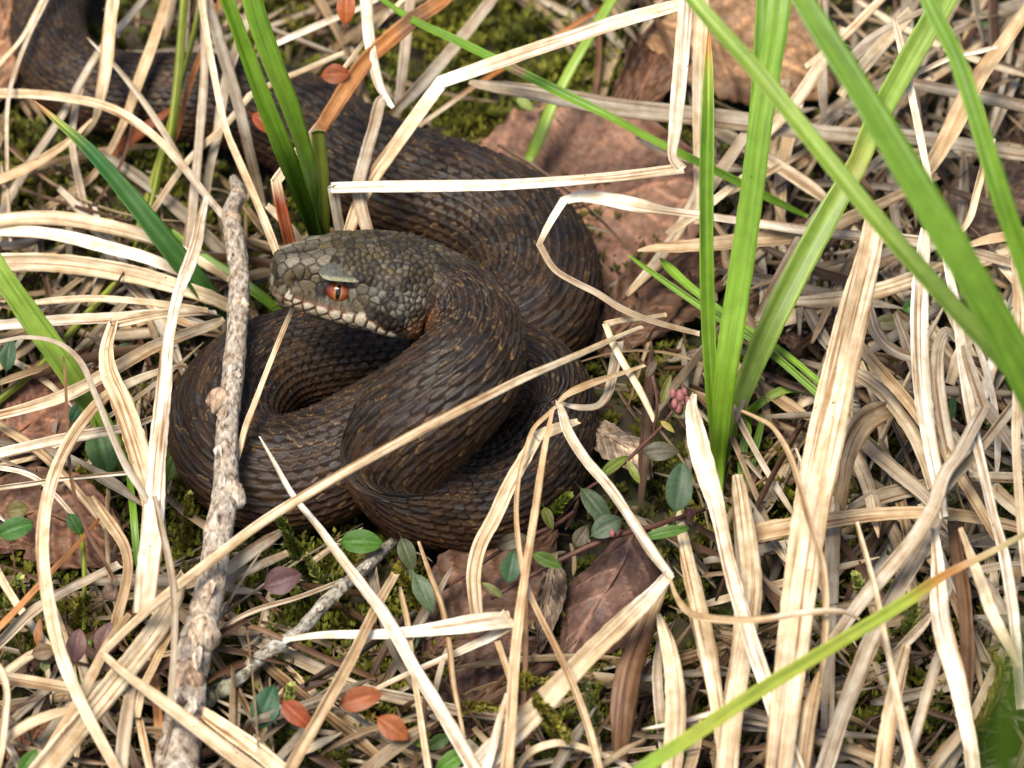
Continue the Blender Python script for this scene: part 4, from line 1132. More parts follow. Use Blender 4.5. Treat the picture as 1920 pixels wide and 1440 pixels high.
 ('thin brown stalk crossing the moss behind the snake', 'o', '1160 -10 10 7|1113 23 11 9|1023 80 12 10|907 150 12 10|840 197 12 9 c|780 240 10 8 c'),
 ('grey flat straw with a squared end lying over the brown leaf', 'g', '880 153 30 10|900 158 31 18|950 165 31 26|1007 173 31 31|1070 185 30 35|1140 198 30 37|1210 207 29 37|1280 214 28 37|1400 228 26 36|1550 250 24 31|1720 258 22 29|1920 290 18 26|2010 300 14 24'),
 ('orange brown reed folded twice behind the snake head', 'o', '870 -40 40 26|827 2 40 28|773 38 40 31 b|735 70 39 32 o|690 110 39 30|650 165 38 32|605 235 36 26 *|575 268 36 22 c|545 302 36 20 c|517 340 35 20 c *|524 375 34 22 r|533 415 31 24 r|545 465 26 24 r'),
 ('thin pale straw parallel to the orange reed', 'c', '760 -5 36 10|720 35 36 11|680 82 35 11|640 135 33 10'),
 ('short tan straw under the red end of the reed', 'c', '500 385 20 12|525 408 24 16|548 432 24 16|570 462 20 12'),
 # upper right
 ('pale upright straw behind the bent white one', 'c', '1318 -40 42 28|1315 30 40 31|1313 110 37 31|1312 190 33 30|1311 270 28 24|1309 350 22 15|1307 420 16 10'),
 ('broad tan pink straw leaning behind the blurred blades', 't', '1935 0 48 24|1895 62 46 32|1830 152 42 42|1780 250 37 42|1745 310 32 36|1715 352 26 26|1690 390 20 16'),
 ('bright slim straw standing between the light green and the deep green blades', 'w', '1676 35 52 6|1684 65 51 14|1697 120 49 15|1710 183 46 15|1724 250 43 15|1737 317 40 14|1748 390 36 12'),
 ('grey straw passing level behind the narrow blurred blade', 'g', '1690 150 30 14|1720 158 31 20|1810 176 32 24|1870 188 31 25|1930 202 29 25|2000 215 26 24'),
 ('tan straw pointed at one end and passing behind the tuft', 't', '1195 470 22 4|1225 466 24 16|1280 463 26 26|1340 458 27 30|1400 452 28 32|1470 446 28 31|1530 436 28 28|1610 402 27 24|1700 360 25 20|1760 330 22 14'),
 ('straw slanting steeply beside the speckled leaf', 'c', '1580 50 34 14|1556 95 34 20|1530 135 33 24|1500 180 31 25|1465 222 28 22|1430 260 24 16'),
 ('fine straw reaching up beyond the speckled leaf', 'c', '1665 -15 36 14|1625 25 36 17|1590 60 35 17|1550 95 33 15|1510 125 30 10'),
 ('flat straw leaning under the slim bright one', 'c', '1710 20 38 18|1685 48 38 26|1640 100 37 27|1610 135 35 24|1575 180 31 16'),
 ('thin grey straw bowed over the flat leaning one', 'g', '1760 12 44 12|1720 25 45 15|1665 52 45 16|1620 80 44 14|1590 108 42 8'),
 ('white sliver lying across the broad tan pink straw', 'w', '1870 88 50 7|1840 95 50 11|1790 106 49 12|1740 128 47 11|1690 152 44 8'),
 ('short stiff straw under the narrow blurred blade', 'c', '1862 260 36 10|1848 300 36 14|1832 360 35 14|1818 410 33 13|1795 445 30 8'),
 ('tan straw end lying level beside the shaded leaf', 't', '1810 462 26 8|1850 450 27 18|1890 443 27 20|1950 432 25 20'),
 ('grey straw standing at an angle through the gap by the tuft', 'g', '1420 215 24 16|1390 265 24 22|1352 320 22 24|1320 370 19 20|1295 410 15 14'),
 ('short pale straw crossing behind the tall blades', 'c', '1395 330 22 10|1345 372 24 16|1300 405 23 16|1250 440 20 12'),
 ('grey pale straw bundle strand near the dark hole by the tuft', 'g', '1560 360 30 14|1530 410 30 22|1500 450 29 25|1470 505 27 25|1440 560 23 20|1420 600 18 14'),
 # right side
 ('very broad cream straw with brown stripes standing upright', 'c', '1640 395 52 30|1636 440 51 42|1626 490 50 48|1610 550 49 55|1595 610 48 60|1565 740 45 68|1538 870 41 70|1520 960 38 68|1500 1100 34 64|1482 1250 29 60|1466 1380 24 54|1455 1480 19 50', dict(tilt=0.0, channel=.08, wob=.3)),
 ('tan straw sloping away from behind the broad striped one', 't', '1590 625 30 16|1613 650 32 20|1655 700 33 22|1697 747 33 22|1735 797 32 22|1773 847 31 22|1833 947 28 20|1870 1010 24 16'),
 ('wide straw curving down from behind the broad striped one', 'c', '1575 690 24 16|1600 698 26 24|1653 735 27 28|1690 780 27 28|1713 815 26 28|1735 865 25 27|1750 915 22 24'),
 ('upright cream straw below the light green blade', 'w', '1735 430 42 20|1730 480 42 28|1725 540 41 34|1723 600 40 37|1727 713 38 37|1735 780 36 34|1747 850 34 30|1762 925 31 24|1770 970 27 18'),
 ('striped greyish straw bent over at its top next to the upright cream one', 'g', '1795 640 33 10|1775 622 36 20|1760 650 37 24|1757 700 37 27|1763 760 35 28|1772 810 33 26|1788 880 29 18'),
 ('bright narrow straw running down under the deep green blade', 'w', '1760 420 46 10|1773 480 46 15|1783 530 45 17|1793 580 45 19|1810 713 43 21|1827 813 41 20|1845 890 39 19|1862 965 36 18|1880 1030 33 20|1897 1130 29 22|1908 1240 24 20|1915 1330 18 18'),
 ('grey pale straw folded sharply at the dark green blade', 'g', '1806 640 44 14|1820 690 44 20|1845 764 43 21 *|1822 805 43 25|1800 847 42 27|1770 890 40 28|1752 945 38 29|1720 1000 36 30|1680 1050 34 30|1610 1132 30 28|1560 1202 25 24'),
 ('grey pale straw leaning into the sharply folded one', 'g', '1925 725 38 14|1903 757 39 18|1870 800 39 20|1847 830 39 20|1780 907 37 20|1745 955 35 20|1715 1000 32 16'),
 ('pale straw standing along the outermost edge of the straw heap', 'c', '1900 420 52 22|1908 480 51 27|1914 560 49 31|1915 640 47 30|1908 740 45 20|1905 820 43 16|1913 960 38 17|1925 1080 32 16'),
 ('grey straw curved like a hook behind the broad striped one', 'g', '1622 545 30 16|1630 590 31 25|1645 630 31 28|1672 657 30 28|1720 676 28 24|1770 690 25 18'),
 ('brown curled straw arched over the moss hollow', 't', '1672 765 26 24 b|1650 772 29 44|1620 792 30 48|1600 825 28 40|1588 860 25 32|1580 910 21 27|1572 965 16 23|1565 1020 11 18'),
 ('thin brown tendril of straw hanging over the broad striped straw', 't', '1390 770 42 5|1420 784 44 8|1447 800 46 9|1480 853 48 11|1500 915 48 11|1513 965 47 12|1540 1050 44 13|1548 1127 41 14|1544 1230 36 12|1536 1290 31 8'),
 ('cream straw with a pinched top leaning at the tuft foot', 'w', '1302 738 30 8|1297 765 32 22|1303 800 33 34|1312 845 33 40|1328 900 33 39|1343 950 32 32|1358 1020 31 27|1372 1080 30 27|1407 1200 28 29|1440 1293 26 29|1465 1370 23 32|1492 1445 19 35|1510 1500 15 34'),
 ('wide cream straw standing below the tuft foot', 'c', '1382 890 22 20|1388 930 24 32|1398 1010 25 42|1403 1060 25 48|1404 1110 25 50|1398 1170 25 46|1390 1230 24 42|1378 1300 22 40|1366 1400 18 42|1360 1480 14 42'),
 ('cream straw leaning under the pinched one', 'c', '1268 940 14 10|1280 1000 18 20|1290 1050 20 28|1300 1095 21 32|1325 1210 21 36|1340 1290 19 30|1352 1370 16 26|1360 1450 12 22'),
 ('level tan straw passing under the broad striped one', 't', '1385 1012 16 28|1410 1004 18 38|1450 994 20 38|1500 985 21 33|1620 967 22 28|1700 962 22 25|1760 962 22 24|1850 975 20 22|1930 995 17 20'),
 ('grey brown straw hidden along the flank of the broad striped one', 'g', '1566 930 18 20|1562 1000 18 28|1558 1090 17 29|1556 1170 16 27|1553 1250 14 26|1552 1340 12 26|1550 1450 8 24'),
 ('long grey straw slanting over the dark moss hollow', 'g', '1770 950 24 16|1745 1002 26 26|1712 1058 27 30|1680 1112 27 32|1630 1212 26 35|1605 1275 25 33|1580 1340 23 32|1547 1442 19 34|1530 1500 15 32'),
 ('thin pale straw crossing the long slanting grey one', 'c', '1606 978 35 7|1615 1010 36 9|1640 1100 37 10|1663 1210 36 11|1675 1270 34 13|1687 1327 32 15|1712 1445 27 17|1722 1500 23 16'),
 ('thin level straw stretched over the broad striped one from the doubled fold', 't', '1255 1082 30 5|1268 1118 32 9|1285 1142 34 13|1313 1156 38 14|1380 1163 42 14|1440 1160 43 13|1480 1153 43 12 w|1547 1146 42 11 w|1585 1148 40 8 w|1612 1162 37 4'),
 ('bulging cream straw standing in the bottom straws', 'w', '1752 990 30 12|1757 1045 32 22|1760 1100 33 30|1764 1160 33 36|1778 1220 32 37|1793 1270 31 35|1808 1340 28 29|1820 1400 25 27|1826 1470 20 26'),
 ('yellowish straw piece standing under the yellow green blade', 'c', '1700 1210 20 14|1690 1245 22 25|1680 1290 22 28|1670 1335 21 30|1660 1400 19 32|1650 1480 15 32'),
 ('grey straw leaning behind the bulging cream one', 'g', '1775 1190 24 12|1755 1245 25 20|1738 1300 25 22|1724 1350 24 21|1695 1445 20 20|1680 1500 16 18'),
 ('cream straw slanting down to the blurred green tip', 'c', '1800 990 34 10|1827 1060 36 19|1842 1100 36 22|1857 1143 36 23|1885 1200 34 20|1912 1250 31 14'),
 ('grey thin straw by the curled moss tip', 'g', '1880 1215 28 10|1865 1250 28 16|1840 1310 27 18|1800 1378 24 18|1770 1415 21 17|1735 1460 17 15'),
 ('short grey stub across the dark moss hollow', 'g', '1745 1152 20 8|1735 1166 20 16|1705 1198 20 20|1670 1233 17 14'),
 ('tan straw widening below the thin brown tendril', 't', '1537 1260 24 10|1530 1290 24 22|1520 1330 24 30|1512 1380 22 33|1503 1445 18 34|1495 1500 14 32'),
 ('brown grey straw deep behind the bulging cream one', 'b', '1785 975 18 18|1795 1040 19 26|1806 1100 19 28|1813 1180 18 28|1814 1260 17 28|1808 1340 14 24'),
 ('weathered broad straw beneath the sharply folded one', 'g', '1790 700 22 16|1830 740 24 26|1870 790 24 28|1910 850 22 26|1960 930 18 22'),
 ('cream straw slipping under the light green blade', 'c', '1860 560 34 16|1830 610 34 22|1800 665 32 24|1780 720 28 18'),
 ('broad dull straw under the bent striped one', 'g', '1560 760 16 20|1620 830 18 28|1680 885 18 30|1740 935 16 28|1800 1010 12 22'),
]
for lab, c, txt, *kw in TRACED:
    blade(lab, c, txt, **(kw[0] if kw else {}))

# ------------------------------------------------------------------ filler straw, in the directions the heap has
FILL_REG = [  # u0,u1,v0,v1, count, angles (deg, picture), h range, width range, colours, label
 (1180, 1960, -60, 520, 46, [(35, 14), (-12, 10), (60, 12), (85, 10)], (3, 17), (10, 28), 'ctgcg', 'dry straw lying loose in the tangle behind the tall green tuft'),
 (1380, 1960, 470, 960, 40, [(-50, 12), (70, 14), (20, 14), (-75, 8)], (2, 18), (10, 32), 'ctgcgw', 'dry straw lying loose in the heap under the arching green blades'),
 (1250, 1960, 930, 1500, 44, [(-80, 8), (68, 12), (-65, 8), (15, 12)], (2, 15), (9, 28), 'ctgwcg', 'dry straw lying loose among the upright straws and moss'),
 (-60, 330, 480, 960, 22, [(12, 10), (-40, 12), (60, 15)], (2, 12), (8, 24), 'ctgcw', 'dry straw lying loose under the straws beside the left coil'),
 (-60, 560, 1080, 1500, 26, [(50, 14), (15, 12), (-70, 12)], (2, 11), (8, 26), 'ctgcgb', 'dry straw lying loose in the litter around the twig foot'),
 (520, 1240, 1180, 1500, 18, [(30, 16), (-60, 14), (-5, 12)], (1, 7), (7, 18), 'tgbgc', 'dry straw lying loose below the thin hanging straws'),
 (-60, 480, -60, 460, 14, [(58, 10), (80, 12), (20, 14)], (1, 7), (8, 18), 'tgcg', 'dry straw lying loose in the moss around the snake tail'),
 (640, 1180, -60, 240, 12, [(45, 14), (-40, 14), (80, 12)], (0, 5), (7, 16), 'gtgb', 'dry straw lying loose in the moss behind the snake back'),
]
frng = np.random.default_rng(21)
CNAME = dict(w='white', c='cream', t='tan', g='grey', b='brown')
CLEAR = [(1080, 380, 230), (1380, 90, 130), (1120, 1140, 100), (900, 110, 170), (1200, 170, 80), (930, 1130, 110), (80, 770, 90), (90, 990, 90), (620, 1130, 110), (1150, 850, 90)]   # bare leaf and moss
def random_strand(u0, u1, v0, v1, angs, hr_, wr_, cols, rs, lr=(160, 460)):
    for _ in range(40):
        u, v = rs.uniform(u0, u1), rs.uniform(v0, v1)
        a, sd_ = angs[rs.integers(len(angs))]
        a = RAD(a + rs.normal(0, sd_)); L_ = rs.uniform(*lr)
        bend = rs.normal(0, .065)
        h = rs.uniform(*hr_); slope = rs.normal(0, 3.0)
        w_ = rs.uniform(*wr_); ck = cols[rs.integers(len(cols))]; c = COLS[ck] * rs.uniform(.75, 1.05)
        rows = []
        for k, t in enumerate(np.linspace(-.5, .5, 6)):
            uu = u + math.cos(a) * L_ * t - math.sin(a) * bend * L_ * (4 * t * t - .5)
            vv = v - math.sin(a) * L_ * t - math.cos(a) * bend * L_ * (4 * t * t - .5)
            taper = min(1, .45 + 1.3 * (1 - abs(2 * t)))
            if k == 5:
                taper = .12
            rows.append((uu, vv, max(.3, h + slope * t * 2), w_ * taper, c, False, CNAME[ck], bend, L_))
        if any(math.hypot(r[0] - a_, (r[1] - b_) * 1.2) < r_ * .8 for r in rows for a_, b_, r_ in CLEAR) and rs.random() < .93:
            continue
        pts = np.array([P(*r[:3]) for r in rows])
        fine = np.vstack([pts, (pts[1:] + pts[:-1]) / 2])
        if snake_gap(fine).min() > 0.0012 and (fine[:, 2] > snake_gap(fine) * 0 - 1).all():
            return rows
    return None
def hides_snake(rows):
    """strands that would cross in front of the snake belong to the traced set"""
    for r in rows:
        p = P(*r[:3])
        for s in (0.004, 0.010, 0.018, 0.028, 0.04, 0.055):
            if snake_gap(p + FWD * s)[0] < 0.0005:
                return True
    return False
for (u0, u1, v0, v1, n, angs, hr_, wr_, cols, lab) in FILL_REG:
    k = 0; guard = 0
    while k < n and guard < n * 12:
        guard += 1
        rows = random_strand(u0, u1, v0, v1, angs, hr_, wr_, cols, frng)
        if rows is None or hides_snake(rows):
            continue
        cw, cn = rows[2][3], rows[2][6] if len(rows[2]) > 6 else ''
        bow_ = abs(rows[0][6 + 1]) if len(rows[0]) > 7 else 0
        size = 'thin' if cw < wr_[0] + (wr_[1] - wr_[0]) * .33 else ('broad' if cw > wr_[0] + (wr_[1] - wr_[0]) * .67 else 'slim')
        full = f"{'short' if rows[0][8] < 300 else 'long'} {size} {cn} dry straw, {'bowed' if bow_ > .065 else 'straight'}, {lab[10:]}"
        blade(full, None, rows, group=full.replace('dry straw,', 'dry straws,'), lift=False, twist=float(frng.normal(0, .5)), step=0.0022, ncross=5)
        k += 1

# the finer litter underneath and around, past counting
def litter():
    rs = np.random.default_rng(77)
    VV, FF, UU, CC = [], [], [], []
    nb = 0
    made = 0
    while made < 3000:
        inner = made < 420
        box = (-80, 2000, -80, 1520) if inner else (-900, 2800, -700, 2200)
        if made >= 2100:                  # broken bits
            rows = random_strand(-60, 1980, -60, 1500, [(0, 90)], (0, 9), (3, 10), 'tgbbct', rs, (14, 70))
        else:
            rows = random_strand(*box, [(60, 40), (-30, 40), (0, 40)], (-1.5, 5 if inner else 16), (4, 15 if inner else 24), 'tgbbgt', rs)
        if rows is None:
            continue
        made += 1
        if (inner or made > 2100) and hides_snake(rows):
            continue
        V, F, uv, col = ribbon_mesh(rows, step=0.004 if made < 2100 else 0.002, lift=False, ncross=3, seed=made, channel=.2, tilt=float(rs.normal(0, .4)))
        VV.append(V); FF.append(F + nb); UU.append(uv + made * 3.1); CC.append(col * .62); nb += len(V)  # straw colour darkened so gaps between the blades read as deep shade
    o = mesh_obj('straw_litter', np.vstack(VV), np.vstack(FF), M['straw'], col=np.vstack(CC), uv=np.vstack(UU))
    o['kind'] = 'stuff'
    tag(o, 'fine dry straw litter covering the ground under the larger blades', 'straw litter')
litter()

# ------------------------------------------------------------------ moss
def moss():
    rs = np.random.default_rng(9)
    n = 13500
    # half the sprigs in the frame, the rest around it
    uv_ = np.stack([rs.uniform(-120, 2040, n), rs.uniform(-150, 1600, n)], 1)
    far = np.stack([rs.uniform(-1200, 3100, 6500), rs.uniform(-900, 2400, 6500)], 1)
    uv_ = np.vstack([uv_, far])
    V, F, CC = [], [], []
    nb = 0
    BR = [(850, 130, 260), (80, 300, 170), (300, 300, 120), (330, 420, 120), (1080, 100, 200), (560, 1060, 150), (480, 1180, 150), (350, 1000, 90), (1420, 930, 130), (1640, 1300, 130), (1580, 1080, 110), (40, 620, 80), (120, 1150, 110),
          (1090, 1330, 120), (560, 1330, 120), (700, 1130, 90), (520, 60, 120), (1250, 1400, 80), (1840, 900, 80), (1880, 1250, 90), (190, 900, 80), (720, 1300, 120), (900, 60, 140)]
    for u, v in uv_:
        p = P(u, v, 0)
        b = max([math.exp(-((u - a) ** 2 + (v - c) ** 2) / (r * r)) for a, c, r in BR])
        if rs.random() > 0.30 + 0.7 * b:
            continue
        p[2] = ground_z(p[0], p[1]) - 0.0005
        if snake_gap(p[None])[0] < 0.0005 or snake_gap(p[None] + np.array([[0, 0, .006]]))[0] < 0.001:
            continue
        hgt = rs.uniform(.004, .0075) + 0.0055 * b * rs.random()
        up = norm(np.array([rs.normal(0, .5), rs.normal(0, .5) - .2, 1.0]))
        bend = rs.normal(0, .4, 3) * .5
        y = noise.noise(Vector((p[0] * 60, p[1] * 60, 9)))
        base = np.array([.062, .074, .008]) * (1 - .5 * (y + .5)) + np.array([.17, .14, .014]) * (.5 * (y + .5))
        base = base * rs.uniform(.6, 1.6) * (0.8 + .5 * b)
        nl = int(12 + 10 * rs.random())
        for k in range(nl):
            t = (k + .5) / nl
            c = p + up * hgt * t + bend * hgt * t * t
            a = k * 2.4 + rs.random()
            out_ = np.array([math.cos(a), math.sin(a), .75 + .6 * t])
            out_ = norm(out_); ln = hgt * .0 + (0.0024 if t < .8 else .0017) * rs.uniform(.7, 1.25)
            sd_ = norm(np.cross(out_, up)) * 0.00042
            tip = c + out_ * ln
            mid = c + out_ * ln * .45 + up * 0.0001
            V += [c, mid + sd_, tip, mid - sd_]
            F.append([nb, nb + 1, nb + 2, nb + 3])
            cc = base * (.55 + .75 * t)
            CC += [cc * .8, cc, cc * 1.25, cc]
            nb += 4
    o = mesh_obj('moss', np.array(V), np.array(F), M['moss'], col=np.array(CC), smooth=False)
    o['kind'] = 'stuff'
    tag(o, 'yellow green moss carpet showing between the straws', 'moss')
moss()

def moss_sprig(label, rows, c, group=None, seed=0, dense=1.0, leaf=1.0):
    """one leafy moss shoot that stands clear of the carpet"""
    rs = np.random.default_rng(seed)
    pts = np.array([P(u, v, h) for u, v, h in rows])
    cv = catmull(pts, 0.0004)
    V, F, CC = [], [], []
    nb = 0
    col = np.array(c)
    n = len(cv)
    for i in range(n):
        t = i / n
        T_ = norm(cv[min(i + 1, n - 1)] - cv[max(0, i - 1)])
        for k in range(int(5 * dense)):
            r = rs.normal(0, 1, 3); r = norm(r - T_ * (r @ T_))
            out_ = norm(r + T_ * 1.1)
            ln = 0.0021 * leaf * rs.uniform(.7, 1.2) * (1 - .45 * t)
            sd_ = norm(np.cross(out_, r + T_ * .2)) * 0.0005 * leaf
            a = cv[i]; m = a + out_ * ln * .5 + r * .0002; tp = a + out_ * ln
            V += [a, m + sd_, tp, m - sd_]; F.append([nb, nb + 1, nb + 2, nb + 3]); nb += 4
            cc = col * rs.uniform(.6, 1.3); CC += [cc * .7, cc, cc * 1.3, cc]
    root = empty('moss_shoot', cv[0]); tag(root, label, 'moss shoot', group)
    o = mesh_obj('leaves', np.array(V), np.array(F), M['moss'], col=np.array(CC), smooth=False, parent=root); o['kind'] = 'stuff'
    Vt, Ft, ut = tube_mesh(cv[::3], np.full(len(cv[::3]), .00035), 6)
    mesh_obj('stem', Vt, Ft, M['stem'], col=np.repeat((col * .5)[None], len(Vt), 0), parent=root)
my, md, ml = (.20, .17, .022), (.09, .11, .015), (.28, .30, .07)
moss_sprig('olive moss shoot leaning against the front coil beside the green oval leaf', [(590, 1090, 3), (560, 1050, 9), (540, 1000, 14), (520, 965, 17)], md, seed=1, leaf=1.2)
moss_sprig('pale tipped moss shoot below the olive one', [(610, 1100, 2), (590, 1070, 7), (575, 1045, 10)], ml, seed=2)
moss_sprig('yellow moss shoot on the end of the lichen twig', [(800, 1155, 6), (775, 1110, 10), (755, 1080, 14), (745, 1060, 15)], my, seed=3, dense=1.4)
moss_sprig('tall moss shoot beside the lower left coil', [(345, 1040, 2), (350, 1000, 8), (352, 960, 13), (355, 930, 16)], my, seed=4)
moss_sprig('light yellow moss shoot under the rust leaf', [(535, 1400, 2), (535, 1360, 8), (540, 1320, 13), (545, 1290, 16)], ml, seed=5, leaf=1.1)
moss_sprig('bent yellow moss shoot on the doubled straw', [(1045, 1390, 14), (1030, 1350, 18), (1015, 1325, 21), (1005, 1305, 22)], my, seed=6)
moss_sprig('brown yellow moss strand lying over the doubled straw', [(1000, 1310, 22), (1030, 1335, 23), (1050, 1360, 22), (1065, 1385, 18)], my, seed=7)
moss_sprig('pale scaly moss shoot behind the thin wavy straw', [(1130, 1390, 5), (1120, 1350, 11), (1105, 1310, 16), (1100, 1285, 18)], (.25, .25, .09), seed=8, dense=1.6, leaf=.9)
moss_sprig('thin moss strand lying level below the frayed fold', [(860, 1330, 9), (900, 1325, 12), (940, 1330, 12)], my, seed=9)
moss_sprig('dangling moss strand beside the dark thin stalk', [(985, 1300, 12), (985, 1270, 14), (1000, 1275, 14), (1020, 1280, 13)], my, seed=10)
moss_sprig('curled brown moss tip over the straws by the blurred tip', [(1820, 1370, 24), (1840, 1350, 26), (1860, 1300, 28), (1875, 1255, 30), (1862, 1225, 31)], (.16, .12, .02), seed=11, dense=.8)
moss_sprig('pale moss bud shoot under the yellow green blade', [(1700, 1190, 14), (1708, 1165, 18), (1712, 1135, 21)], ml, seed=12, leaf=1.3, dense=.8)
moss_sprig('pale moss tip by the thin pale straw', [(1612, 1110, 14), (1610, 1095, 17), (1605, 1080, 19)], ml, seed=13, dense=.8)
moss_sprig('olive moss shoot under the dark green oval leaf', [(200, 950, 4), (185, 915, 9), (165, 890, 12), (150, 880, 13)], my, seed=14, dense=1.3)
moss_sprig('yellow moss shoot between the purple leaves', [(140, 1180, 3), (150, 1150, 8), (165, 1120, 11)], my, seed=15)
moss_sprig('bright moss shoot at the level grey straw', [(15, 1140, 3), (20, 1110, 8), (35, 1085, 12)], ml, seed=16)
moss_sprig('short green moss shoot at the withered dark blade foot', [(1215, 1390, 6), (1225, 1370, 9), (1235, 1362, 10)], (.13, .2, .03), seed=17, dense=1.4)
moss_sprig('green moss shoot poking out at the front coil edge', [(1040, 960, 10), (1050, 945, 13), (1065, 930, 15)], (.15, .2, .02), seed=18)

# ------------------------------------------------------------------ cranberry shoots and loose small leaves
def shrub(label, base, stems, leaves, buds=()):
    root = empty('cranberry_shoot', P(*base)); tag(root, label, 'shrub shoot')
    for i, rows in enumerate(stems):
        tube('stem', [(a, b, c, d * .62) for a, b, c, d in rows], (.075, .030, .020), parent=root, seed=i)
    for (u, v, h, ang, l, w_, c, fold) in leaves:
        oval_leaf('leaf', u, v, h, ang, l, w_, c, parent=root, fold=fold)
    for (u, v, h, r) in buds:
        knot_ = []
        c0 = P(u, v, h)
        for i in range(7):
            for j in range(10):
                a = math.pi * i / 6; b = 2 * math.pi * j / 10
                knot_.append(c0 + PX * r * .72 * (math.sin(a) * math.cos(b) * RGT + math.cos(a) * 1.5 * UPV + math.sin(a) * math.sin(b) * FWD))
        mesh_obj('bud', knot_, grid_faces(7, 10, wrap=True), M['ovalleaf'], col=np.repeat(np.array([[.24, .085, .08]]), 70, 0), parent=root)
gg, gp, gd, gl = (.075, .115, .075), (.13, .075, .065), (.035, .095, .05), (.08, .22, .035)
shrub('cranberry shoot with grey green leaves and pink buds beside the tuft', (1050, 960, 6),
      [[(1045, 975, 8, 5), (1090, 925, 14, 5), (1150, 885, 18, 5), (1200, 840, 22, 6), (1240, 800, 26, 6), (1262, 770, 29, 5)],
       [(1225, 815, 24, 4), (1232, 750, 30, 5), (1222, 700, 33, 7), (1218, 675, 33, 6)]],
      [(1240, 846, 30, 2, 66, 34, (.085, .085, .072), .1), (1274, 912, 30, 82, 92, 50, (.06, .115, .085), .2), (1152, 872, 22, 35, 62, 20, (.14, .20, .04), .5), (1188, 885, 22, -62, 48, 15, (.22, .27, .09), .4),
       (1248, 730, 30, 70, 60, 14, (.16, .17, .05), .4), (1285, 770, 30, 20, 50, 24, (.10, .11, .05), .3), (1222, 690, 34, 60, 40, 14, (.12, .09, .08), .4), (1252, 800, 31, -40, 34, 10, (.36, .32, .12), .3)],
      [(1275, 742, 33, 11), (1262, 738, 32, 9), (1288, 752, 31, 9), (1272, 765, 31, 10), (1283, 735, 32, 8), (1265, 757, 32, 9)])
shrub('creeping red stemmed cranberry shoot running under the hanging straws', (1320, 955, 8),
      [[(820, 1112, 9, 5), (880, 1072, 13, 6), (960, 1020, 16, 6), (1040, 985, 16, 7), (1075, 960, 14, 6)],
       [(920, 1122, 12, 6), (985, 1085, 15, 7), (1060, 1045, 18, 8), (1140, 1010, 20, 8), (1230, 985, 20, 8), (1320, 955, 14, 7)],
       [(1145, 1012, 20, 5), (1158, 1000, 22, 9), (1162, 990, 22, 4)]],
      [(1118, 950, 24, -52, 88, 36, (.055, .095, .06), .3), (1137, 987, 23, 30, 62, 40, (.075, .12, .10), .2), (958, 1062, 20, 80, 60, 36, (.05, .12, .08), .3), (1026, 1051, 22, -25, 58, 24, (.11, .20, .045), .4),
       (1250, 998, 24, 12, 88, 22, (.09, .20, .045), .4), (924, 1106, 18, -35, 48, 14, (.16, .19, .09), .4), (1028, 972, 20, -70, 44, 20, (.12, .15, .03), .4), (1090, 1005, 20, 60, 44, 28, (.09, .08, .07), .2), (960, 1015, 18, 20, 60, 30, (.11, .095, .08), .2)],
      [(1292, 965, 21, 8), (1300, 960, 20, 7), (1148, 1000, 24, 7)])
shrub('cranberry shoot with one green and one bluish leaf at the lichen twig end', (760, 1060, 5),
      [[(745, 1045, 6, 5), (760, 1070, 10, 5), (785, 1100, 12, 4)]],
      [(678, 1016, 14, -2, 78, 46, gl, .25), (795, 1112, 18, -65, 78, 34, (.10, .16, .12), .2), (764, 1040, 14, -70, 66, 32, (.075, .10, .06), .3), (770, 1085, 12, -80, 40, 20, (.05, .09, .04), .3)])
shrub('purple leaved cranberry shoot in the moss by the kinked stalk', (60, 1230, 3),
      [[(40, 1225, 6, 4), (80, 1225, 9, 5), (130, 1238, 10, 5), (175, 1250, 9, 4)]],
      [(143, 1210, 18, 80, 62, 38, (.20, .11, .14), .2), (196, 1196, 16, 70, 62, 34, (.17, .105, .14), .2), (82, 1222, 14, 10, 44, 30, (.19, .13, .095), .2), (72, 1185, 14, 85, 50, 15, (.36, .17, .10), .3), (85, 1245, 11, 80, 26, 18, (.20, .23, .14), .2)])
shrub('cranberry shoot with dark glossy leaves under the level grey white straw', (195, 880, 3),
      [[(160, 770, 10, 3), (180, 800, 9, 4), (195, 850, 7, 4), (200, 890, 3, 4)]],
      [(193, 846, 13, -75, 92, 62, (.035, .10, .028), .2), (145, 770, 14, 60, 52, 24, (.04, .13, .08), .3), (232, 655, 12, 20, 40, 22, (.05, .10, .07), .2), (325, 870, 8, 70, 70, 26, (.06, .12, .02), .3)])
shrub('cranberry shoot with an upright bluish leaf by the thin green stem', (20, 700, 3),
      [[(15, 705, 5, 4), (14, 680, 10, 4)]], [(16, 663, 16, 82, 66, 30, (.05, .12, .075), .3), (85, 640, 8, 60, 40, 20, (.06, .12, .03), .3)])
shrub('cranberry shoot with bright pointed leaves on the brown leaf', (40, 1000, 6),
      [[(60, 980, 14, 4), (40, 960, 12, 4), (35, 945, 10, 4)]], [(30, 991, 20, 18, 66, 42, (.055, .17, .045), .35), (140, 982, 16, -60, 44, 24, (.05, .15, .035), .3), (34, 956, 15, 10, 40, 34, (.15, .14, .05), .2)])
shrub('cranberry shoot with a dark green leaf under the rust leaf', (520, 1380, 3),
      [[(520, 1350, 8, 4), (530, 1370, 5, 4), (540, 1395, 3, 4)]], [(498, 1325, 15, 70, 84, 48, (.03, .105, .065), .2)])
shrub('low cranberry shoot with bright green leaf below the thin straws', (800, 1400, 3),
      [[(800, 1390, 9, 5), (812, 1410, 8, 6), (815, 1450, 4, 6)]], [(848, 1425, 13, 35, 72, 32, (.09, .24, .03), .3), (765, 1382, 15, -35, 62, 16, (.20, .30, .06), .4), (825, 1390, 10, 30, 50, 24, (.07, .15, .04), .3), (770, 1200, 8, 70, 50, 30, (.05, .10, .06), .2)])
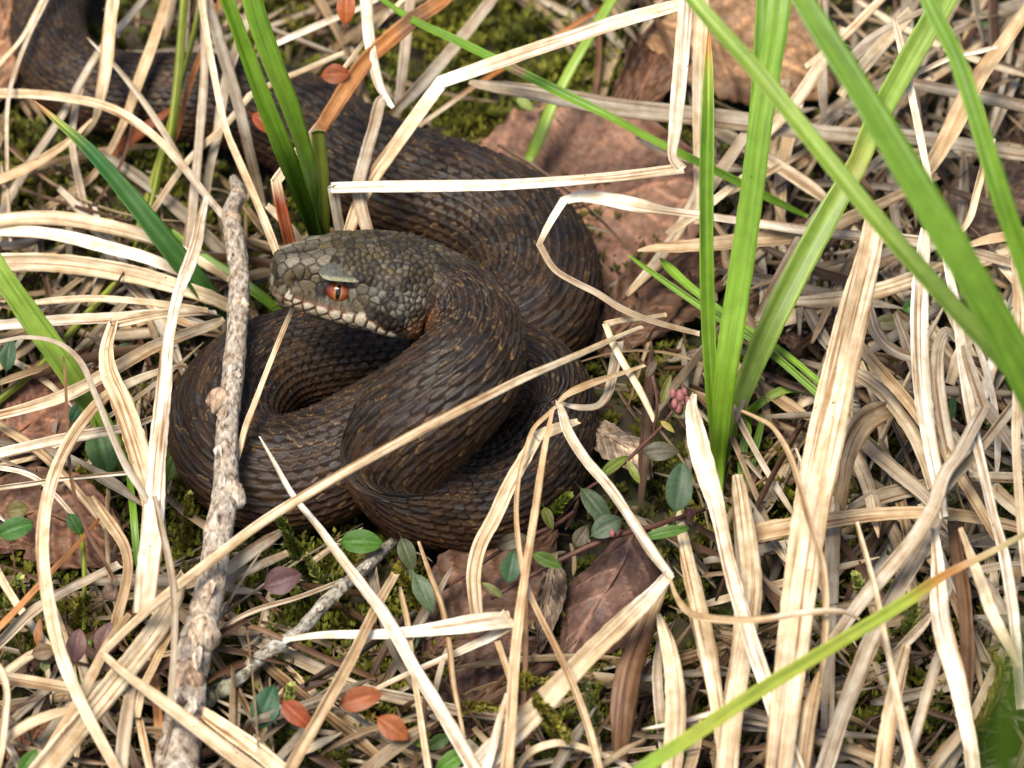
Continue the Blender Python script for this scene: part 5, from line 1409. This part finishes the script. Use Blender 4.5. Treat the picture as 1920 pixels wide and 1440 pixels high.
shrub('cranberry shoot with green leaf at the flat pale straws', (70, 1440, 3), [[(50, 1450, 6, 4), (60, 1430, 9, 4)]], [(52, 1428, 14, 55, 56, 24, (.07, .19, .035), .3), (100, 1470, 9, 20, 50, 24, (.07, .17, .03), .3)])
shrub('cranberry shoot with dull leaves in the hollow behind the broad straw', (1700, 620, 4), [[(1640, 600, 6, 4), (1680, 615, 8, 4), (1720, 600, 8, 4)]], [(1665, 605, 13, 0, 56, 30, (.12, .12, .07), .2), (1712, 574, 16, 20, 40, 26, (.05, .15, .035), .3), (1780, 770, 12, 70, 60, 22, (.045, .12, .045), .3), (1845, 40, 14, 10, 60, 30, (.05, .13, .04), .3)])
def single(label, *a, **k):
    o = oval_leaf('shrub_leaf', *a, **k); tag(o, label, 'leaf'); return o
rr_ = (.33, .085, .03)
single('rounded rust orange leaf beside the orange reed', 629, 139, 40, 5, 56, 38, rr_, fold=.15)
single('pointed rust red leaf resting behind the green tuft', 497, 231, 30, -38, 62, 34, (.34, .08, .035), fold=.3)
single('bright orange oval leaf hanging over the reed top', 649, 10, 46, 88, 74, 34, (.42, .115, .03), fold=.2)
single('rust leaf lying flat at the broken bottom stems', 677, 1310, 20, 15, 78, 44, (.33, .105, .05), fold=.25)
single('deep rust leaf with a pointed tip beside the dark green leaf', 557, 1340, 20, -42, 68, 38, (.30, .07, .03), fold=.3)
single('rust leaf touching the small green shoot below the thin straws', 737, 1365, 19, -35, 66, 40, (.34, .105, .04), fold=.25)
single('purple brown oval leaf standing above the moss near the lichen twig', 530, 1088, 16, 20, 72, 48, (.125, .066, .105), fold=.2)
single('pale seed husk lying in the moss behind the brown leaf', 985, 195, 13, -35, 40, 20, (.30, .42, .16), fold=.4)
# withered flower head at the end of the nodding stalk
kh = empty('withered_flower_head', P(207, 1110, 14)); tag(kh, 'dark withered flower head hanging from the nodding stalk', 'flower head')
for i, (du, dv, r) in enumerate([(0, 0, 13), (9, 8, 9), (-8, 7, 9), (2, 12, 8)]):
    k_ = knot(207 + du, 1108 + dv, 17, r, kh, .8, (.10, .065, .045), seed=20 + i); k_.name = 'seed_capsule'
